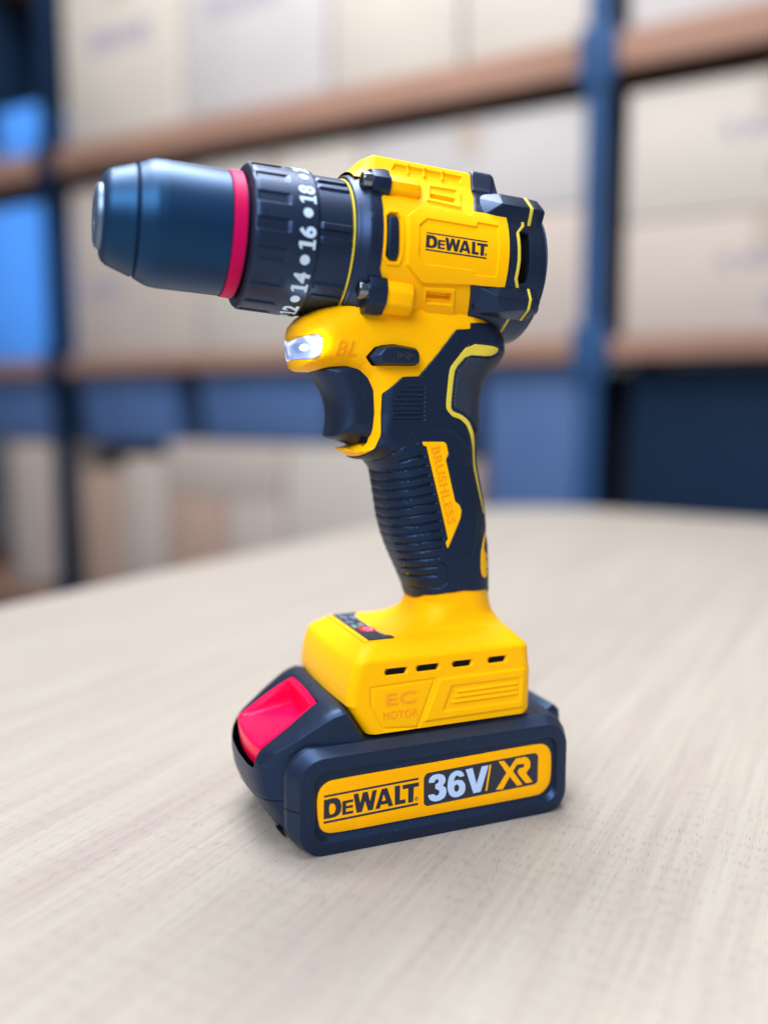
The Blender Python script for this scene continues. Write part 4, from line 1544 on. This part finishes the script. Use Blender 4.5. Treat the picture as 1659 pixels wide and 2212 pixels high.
# collar of the neck follows the grip's curved lower edge
M = Mesh()
loft(M, rings)
foot = dp(M, 'foot', YEL, angle=45)
for a, b in SLOTS:
    for sg in (1, -1):
        M = Mesh()
        P = [(a + 0.1, 61.35), (b - 0.5, 61.35), (b + 0.4, 63.2), (a + 1.1, 63.2), (a + 0.1, 62.5)]
        S_ = (lambda sg: lambda u, v, h: np.c_[u, sg * (-FW + 0.12 - h), v])(sg)
        patch(M, P, S_, 0.06, 0.3, 0, 1)
        if sg < 0:
            M.f = flip(M.f)
        dp(M, 'vent_slot', VOID, foot)
SF = lambda u, v, h: np.c_[u, -FW - h, v]
RELF = mat('yellow_relief_shade_foot', (0.90, 0.345, 0.001), 0.45, 0.4)  # same yellow plastic, darkened to paint in the shade of the foot lettering
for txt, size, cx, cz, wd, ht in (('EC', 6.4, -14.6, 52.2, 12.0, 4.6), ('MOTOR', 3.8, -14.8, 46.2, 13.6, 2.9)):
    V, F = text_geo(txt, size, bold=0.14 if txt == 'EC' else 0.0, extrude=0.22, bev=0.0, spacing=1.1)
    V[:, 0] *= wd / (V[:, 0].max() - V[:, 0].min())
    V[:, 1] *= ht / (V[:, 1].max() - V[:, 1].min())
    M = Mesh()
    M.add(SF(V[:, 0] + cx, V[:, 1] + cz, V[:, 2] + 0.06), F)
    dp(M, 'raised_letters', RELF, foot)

# control sticker on the foot, near the front
ZST = 72.35
ST = lambda u, v, h: np.c_[u, v, ZST + h + 0.0 * u]
M = Mesh()
box(M, -25.6, -11.4, -22.4, 22.4, 69.5, ZST - 0.25, 1.2)
M.build('sticker_bed', YEL, foot)
M = Mesh()
patch(M, roundc([(-23.6, -22.0), (-13.2, -22.0), (-13.2, 20.8), (-23.6, 20.8)], 0.4), ST, -0.1, 0.2, 0.05, 2)
sticker = dp(M, 'control_panel', PANK, foot)


def stk(name, m, polys, lift=0.02):
    M = Mesh()
    for P in polys:
        patch(M, P, ST, lift - 0.08, 0.05, 0, 1.5)
    return dp(M, name, m, foot)


rc = lambda x, y, w, h: [(x, y), (x + w, y), (x + w, y + h), (x, y + h)]
a = np.linspace(0, 2 * PI, 36, endpoint=False)
RX, RY = -18.3, -7.2
stk('power_button', RED, [np.c_[RX + 3.2 * np.cos(a), RY + 3.9 * np.sin(a)]], 0.03)
arc = np.radians(np.linspace(-140, 160, 30))
stk('power_symbol', PNK2, [np.vstack([np.c_[RX + 1.9 * np.cos(arc), RY + 2.1 * np.sin(arc)], np.c_[RX + 1.3 * np.cos(arc), RY + 1.45 * np.sin(arc)][::-1]])], 0.05)
stk('panel_print', BLP, [rc(-22.0, 12.5, 1.0, 4.5), rc(-20.6, 11.6, 1.0, 4.8), rc(-18.0, 10.0, 1.2, 6.0), rc(-16.4, 9.4, 1.0, 5.6), rc(-22.2, 4.5, 1.0, 4.2), rc(-20.8, 3.4, .8, 4.0), rc(-15.6, 3.0, 1.0, 4.8), rc(-22.4, 18.2, 2.4, 1.0)])
stk('panel_squares', GRN, [rc(-22.6, -2.0, 1.9, 2.6), rc(-19.2, 0.2, 1.9, 2.4), rc(-16.3, -0.6, 1.9, 2.6), rc(-15.2, -3.0, 1.0, 1.6), rc(-16.9, -2.6, 1.0, 1.4)])
stk('panel_dots', AMB, [rc(-22.6, -4.0, .9, 1.2), rc(-21.0, -3.2, .9, 1.2), rc(-19.6, -2.3, 1.0, 1.3), rc(-18.2, -2.0, 1.0, 1.3)])
V, F = text_geo('ON/OFF', 2.3, bold=0.02, extrude=0.01, bev=0, spacing=1.05)
M = Mesh()
M.add(np.c_[-15.9 - V[:, 1] * 0 + V[:, 1] * 1.0, -16.2 - V[:, 0] + 1.2, ZST - 0.04 + V[:, 2]], F)
dp(M, 'panel_letters', BLP, foot)

# ------------------------------------------------------------ battery
BO = arr([(-68.2, 24), (-68.1, 29), (-67.4, 32.0), (-65.6, 34.4), (-62.5, 36.6), (-59, 38.9), (-55.3, 41.3), (-51.5, 43.8), (-47.9, 46.2), (-44, 48.6), (-40.4, 50.3), (-36.8, 51.2), (-34.0, 50.6), (-33.2, 49.8), (-27.2, 39.8), (-25, 39.4), (38, 40.4), (44, 38.6), (48.5, 37.0),
          (53.5, 36.4), (56.5, 34.6), (57.5, 32), (57.8, 27), (57.8, 6), (56.5, 3), (53, 1.4), (-50, 1.4), (-57, 2.2), (-63.6, 12), (-67.4, 18.2)])[::-1]
BOR = resample(roundc(BO, 1.2), 0.6)


def HB(x, z):
    P = np.c_[np.ravel(x), np.ravel(z)]
    d = np.maximum(pdist(P, BOR), 0)
    R = 2.8 + 3.4 * sstep((36.0 - P[:, 1]) / 5) * sstep((-54 - P[:, 0]) / 6)
    u = np.clip(1 - d / R, 0, 1)
    Wd = np.interp(P[:, 0], [-68, -62, -52, -42, -34, -28, 45, 58], [23.4, 24.8, 28.6, 31.0, 31.8, 32.2, 32.2, 29])
    Wd = Wd - 2.5 * sstep((15 - P[:, 1]) / 12)
    return Wd * (1 - u ** 2.6) ** (1 / 2.6)


def SB(x, z, h):
    H = HB(x, z)
    return np.c_[np.ravel(x), -H - np.ravel(h) * (H > 0.5), np.ravel(z)]


M = Mesh()
rg = [inset_ring(BOR, d, 0.7) for d in (0.05, 0.2, 0.5, 1.0, 1.7, 2.6, 3.8, 5.2)]
patch(M, BOR, SB, 0, 0, 0, 1.3, rings=rg)
M.mirrored()
body = dp(M, 'battery_pack', BLK, angle=40)
# merge the seam, then cut the pocket of the release button
bm = bmesh.new()
bm.from_mesh(body.data)
bmesh.ops.remove_doubles(bm, verts=bm.verts, dist=1e-5)
bm.to_mesh(body.data)
bm.free()
TOPX = [(-68.1, 29), (-67.4, 32.0), (-65.6, 34.4), (-62.5, 36.6), (-59, 38.9), (-55.3, 41.3), (-51.5, 43.8), (-47.9, 46.2), (-44, 48.6), (-40.4, 50.3), (-36.8, 51.2)]
ztop = lambda x: np.interp(x, [p[0] for p in TOPX], [p[1] for p in TOPX])
M = Mesh()
hull(M, [(-41.6, y, z) for y in (-17.0, 17.0) for z in (44.0, 56)] + [(-72, y, z) for y in (-18.7, 18.7) for z in (26.8, 46)] + [(-56, y, 31.5) for y in (-18.9, 18.9)] + [(-50, y, 56) for y in (-18.6, 18.6)], 0.6)
cut = M.build('cutter', BLK)
md = body.modifiers.new('pocket', 'BOOLEAN')
md.operation = 'DIFFERENCE'
md.solver = 'EXACT'
md.object = cut
bpy.context.view_layer.update()
dg = bpy.context.evaluated_depsgraph_get()
nm = bpy.data.meshes.new_from_object(body.evaluated_get(dg))
body.modifiers.clear()
body.data = nm
nm.shade_smooth()
nm.set_sharp_from_angle(angle=math.radians(35))
bpy.data.objects.remove(cut)
for ob in list(body.data.materials):
    pass

# release button: dished red tongue
M = Mesh()
na, nb = 60, 60
V = []
for i in range(na + 1):
    a_ = i / na
    x = -42.0 - 22.0 * min(1, a_ / 0.86)
    w = 16.5 + 1.7 * min(1, a_ / 0.86) + 1.3 * math.sin(PI * min(1, a_ / 0.86))
    for j in range(nb + 1):
        b_ = -1 + 2 * j / nb
        bulge = 2.3 * (1 - b_ * b_) * sstep((a_ - 0.35) / 0.5)
        if a_ <= 0.86:
            t = a_ / 0.86
            z = float(ztop(x)) + 0.35
            side = sstep((1 - abs(b_) - 0.08) / 0.11)
            head = sstep((t - 0.07) / 0.11)
            dep = side * head * 9.5 * (1 - min(1, max(0, (t - 0.12) / 0.88)))
            V.append((x - bulge * t + dep * 0.35, b_ * w, z - dep * 0.9 - 0.9 * b_ * b_))
        else:
            t = (a_ - 0.86) / 0.14
            z = float(ztop(-64.0)) + 0.35
            V.append((x - bulge + 0.9 * t * t, b_ * w * (1 - 0.03 * t), z - 0.9 * b_ * b_ - 8.6 * t))
F = []
for i in range(na):
    for j in range(nb):
        p = i * (nb + 1) + j
        F.append([p, p + 1, p + nb + 2, p + nb + 1])
M.add(V, F)
rows = arr(V).reshape(na + 1, nb + 1, 3)
for j, sgn in ((0, 1), (nb, -1)):                    # side walls
    e = rows[:, j].copy()
    lo = e - arr([-0.5, 0, 3.0])
    n = len(e)
    FF2 = [[k, k + 1, n + k + 1, n + k] for k in range(n - 1)]
    M.add(np.vstack([e, lo]), FF2 if sgn > 0 else flip(FF2))
button = dp(M, 'release_button', RED, body, angle=55)

# side bezels and label
def rrect(x0, x1, z0, z1, r, n=14):
    out = []
    for cx, cz, a0 in ((x1 - r, z0 + r, -90), (x1 - r, z1 - r, 0), (x0 + r, z1 - r, 90), (x0 + r, z0 + r, 180)):
        for k in range(n + 1):
            a = math.radians(a0 + 90 * k / n)
            out.append((cx + r * math.cos(a), cz + r * math.sin(a)))
    return arr(out)


def ringY(P, y, sg):
    return np.c_[P[:, 0], np.full(len(P), y * sg), P[:, 1]]


for sg in (1, -1):
    M = Mesh()
    R = []
    for (dx, zt, zb, r, y) in ((2.0, 0.5, 0.6, 9, -26), (3.9, 2.6, 0.5, 11, -30.5), (3.5, 2.4, 0.3, 11, -32.3), (0.5, 0.35, 0.05, 9.4, -36.5), (0.1, 0.1, 0.0, 9.1, -37.1), (-0.4, -0.3, 0.35, 8.8, -37.2),
                               (-5.0, -4.6, 4.2, 5.6, -37.2), (-5.2, -4.8, 4.5, 5.4, -37.1), (-6.2, -5.6, 6.3, 4.8, -35.4), (-6.5, -5.9, 6.6, 4.7, -35.3)):
        R.append(ringY(rrect(-54.6 - dx, 53.0 + dx * 0.75, zb, 35.6 + zt, r), y, sg))
    R = [np.vstack([q]) for q in R]
    if sg < 0:
        R = [q[::-1] for q in R]
    loft(M, R, cap0=False)
    bz = dp(M, 'side_bezel', BLK, body, angle=16)
    S_ = (lambda sg: lambda u, v, h: np.c_[u, sg * (-35.5 - h), v])(sg)
    LAB = arr([(-48.0, 16.0), (-48.0, 21.0), (-46.9, 24.4), (-44.3, 26.4), (-41.6, 26.95), (0, 27.4), (41.0, 28.2), (44.3, 27.4), (46.4, 25.3), (47.2, 22.2), (47.2, 13.8), (46.3, 10.6), (43.6, 8.0), (40.4, 7.2), (-9, 7.3), (-41.8, 7.1), (-45.2, 8.0), (-47.2, 10.0)])
    M = Mesh()
    patch(M, chaikin(LAB, 2), S_, 0.22, 0.25, 0.1, 2.5)
    if sg < 0:
        M.f = flip(M.f)
    lab = dp(M, 'label', YELL, body)
    if sg > 0:
        S1 = lambda u, v, h: np.c_[u, -35.72 - h, v]
        M = wordmark(lambda M, P, H: patch(M, P, S1, 0.035, 0.03, 0, 1.5, holes=H))
        dp(M, 'wordmark', INK, body)
        M = Mesh()
        patch(M, roundc(GL['panel'], 0.9), S1, 0.03, 0.03, 0, 3)
        dp(M, 'label_panel', PANK, body)
        M = Mesh()
        patch(M, roundc(GL['3'], .55), S1, 0.30, 0.28, 0.04, 1.0)
        patch(M, roundc(GL['6'], .8), S1, 0.30, 0.28, 0.04, 1.0, holes=[chaikin(GL['6h'], 1)])
        patch(M, GL['V'], S1, 0.30, 0.28, 0.04, 1.0)
        dp(M, 'voltage_mark', WHT, body)
        M = Mesh()
        patch(M, GL['slash'], S1, 0.12, 0.1, 0.02, 1.0)
        patch(M, GL['XR'], S1, 0.12, 0.1, 0.02, 1.0)
        dp(M, 'series_mark', YELL, body)

# parting line, feet grooves, rear latch bump
M = Mesh()
xs = np.linspace(-67.6, 57, 240)
zz = 17.9 + 0 * xs
h = HB(xs, zz)
for sg in (1, -1):
    a0 = np.c_[xs, sg * (-h - 0.03), zz + 0.17]
    a1 = np.c_[xs, sg * (-h - 0.03), zz - 0.17]
    n = len(xs)
    FF2 = [[k, n + k, n + k + 1, k + 1] for k in range(n - 1)]
    M.add(np.vstack([a0, a1]), FF2 if sg > 0 else flip(FF2))
for sg in (1, -1):
    for xa, xb in ((-59.8, -49.2), (47.4, 57.0)):
        pr = [(-30.5, 3.9), (-32.3, 3.5), (-36.5, 0.5), (-36.9, 0.1), (-37.0, -0.4), (-37.0, -5.2)]
        L = []
        for y, dx in pr:
            x = (-54.6 - dx - 0.06) if xa < 0 else (53.0 + dx * 0.75 + 0.06)
            L.append((x, sg * (y - 0.05), 17.2))
        L = arr(L)
        a0, a1 = L + (0, 0, .17), L - (0, 0, .17)
        n = len(L)
        M.add(np.vstack([a0, a1]), [[k, n + k, n + k + 1, k + 1] for k in range(n - 1)])
M.build('parting_line', VOID, body)
for sg in (1, -1):
    M = Mesh()
    for k in range(3):
        hull(M, [(x + k * 3.0, sg * y, z) for x, y, z in ((-58.6, -21, 4.6), (-57.4, -21, 4.6), (-58.6, -17, 4.6), (-57.4, -17, 4.6), (-56.0, -21, 1.4), (-55.2, -21, 1.4), (-56.0, -17, 1.4), (-55.2, -17, 1.4))], 0.3)
    M.build('underside_rib', BLK, body)
M = Mesh()
hull(M, [(x, y, z) for y in (-20, 20) for x, z in ((50, 33), (57.5, 37.2), (60.6, 34.5), (61.2, 30), (57, 27))], 1.2)
M.build('rear_latch', BLK, body)
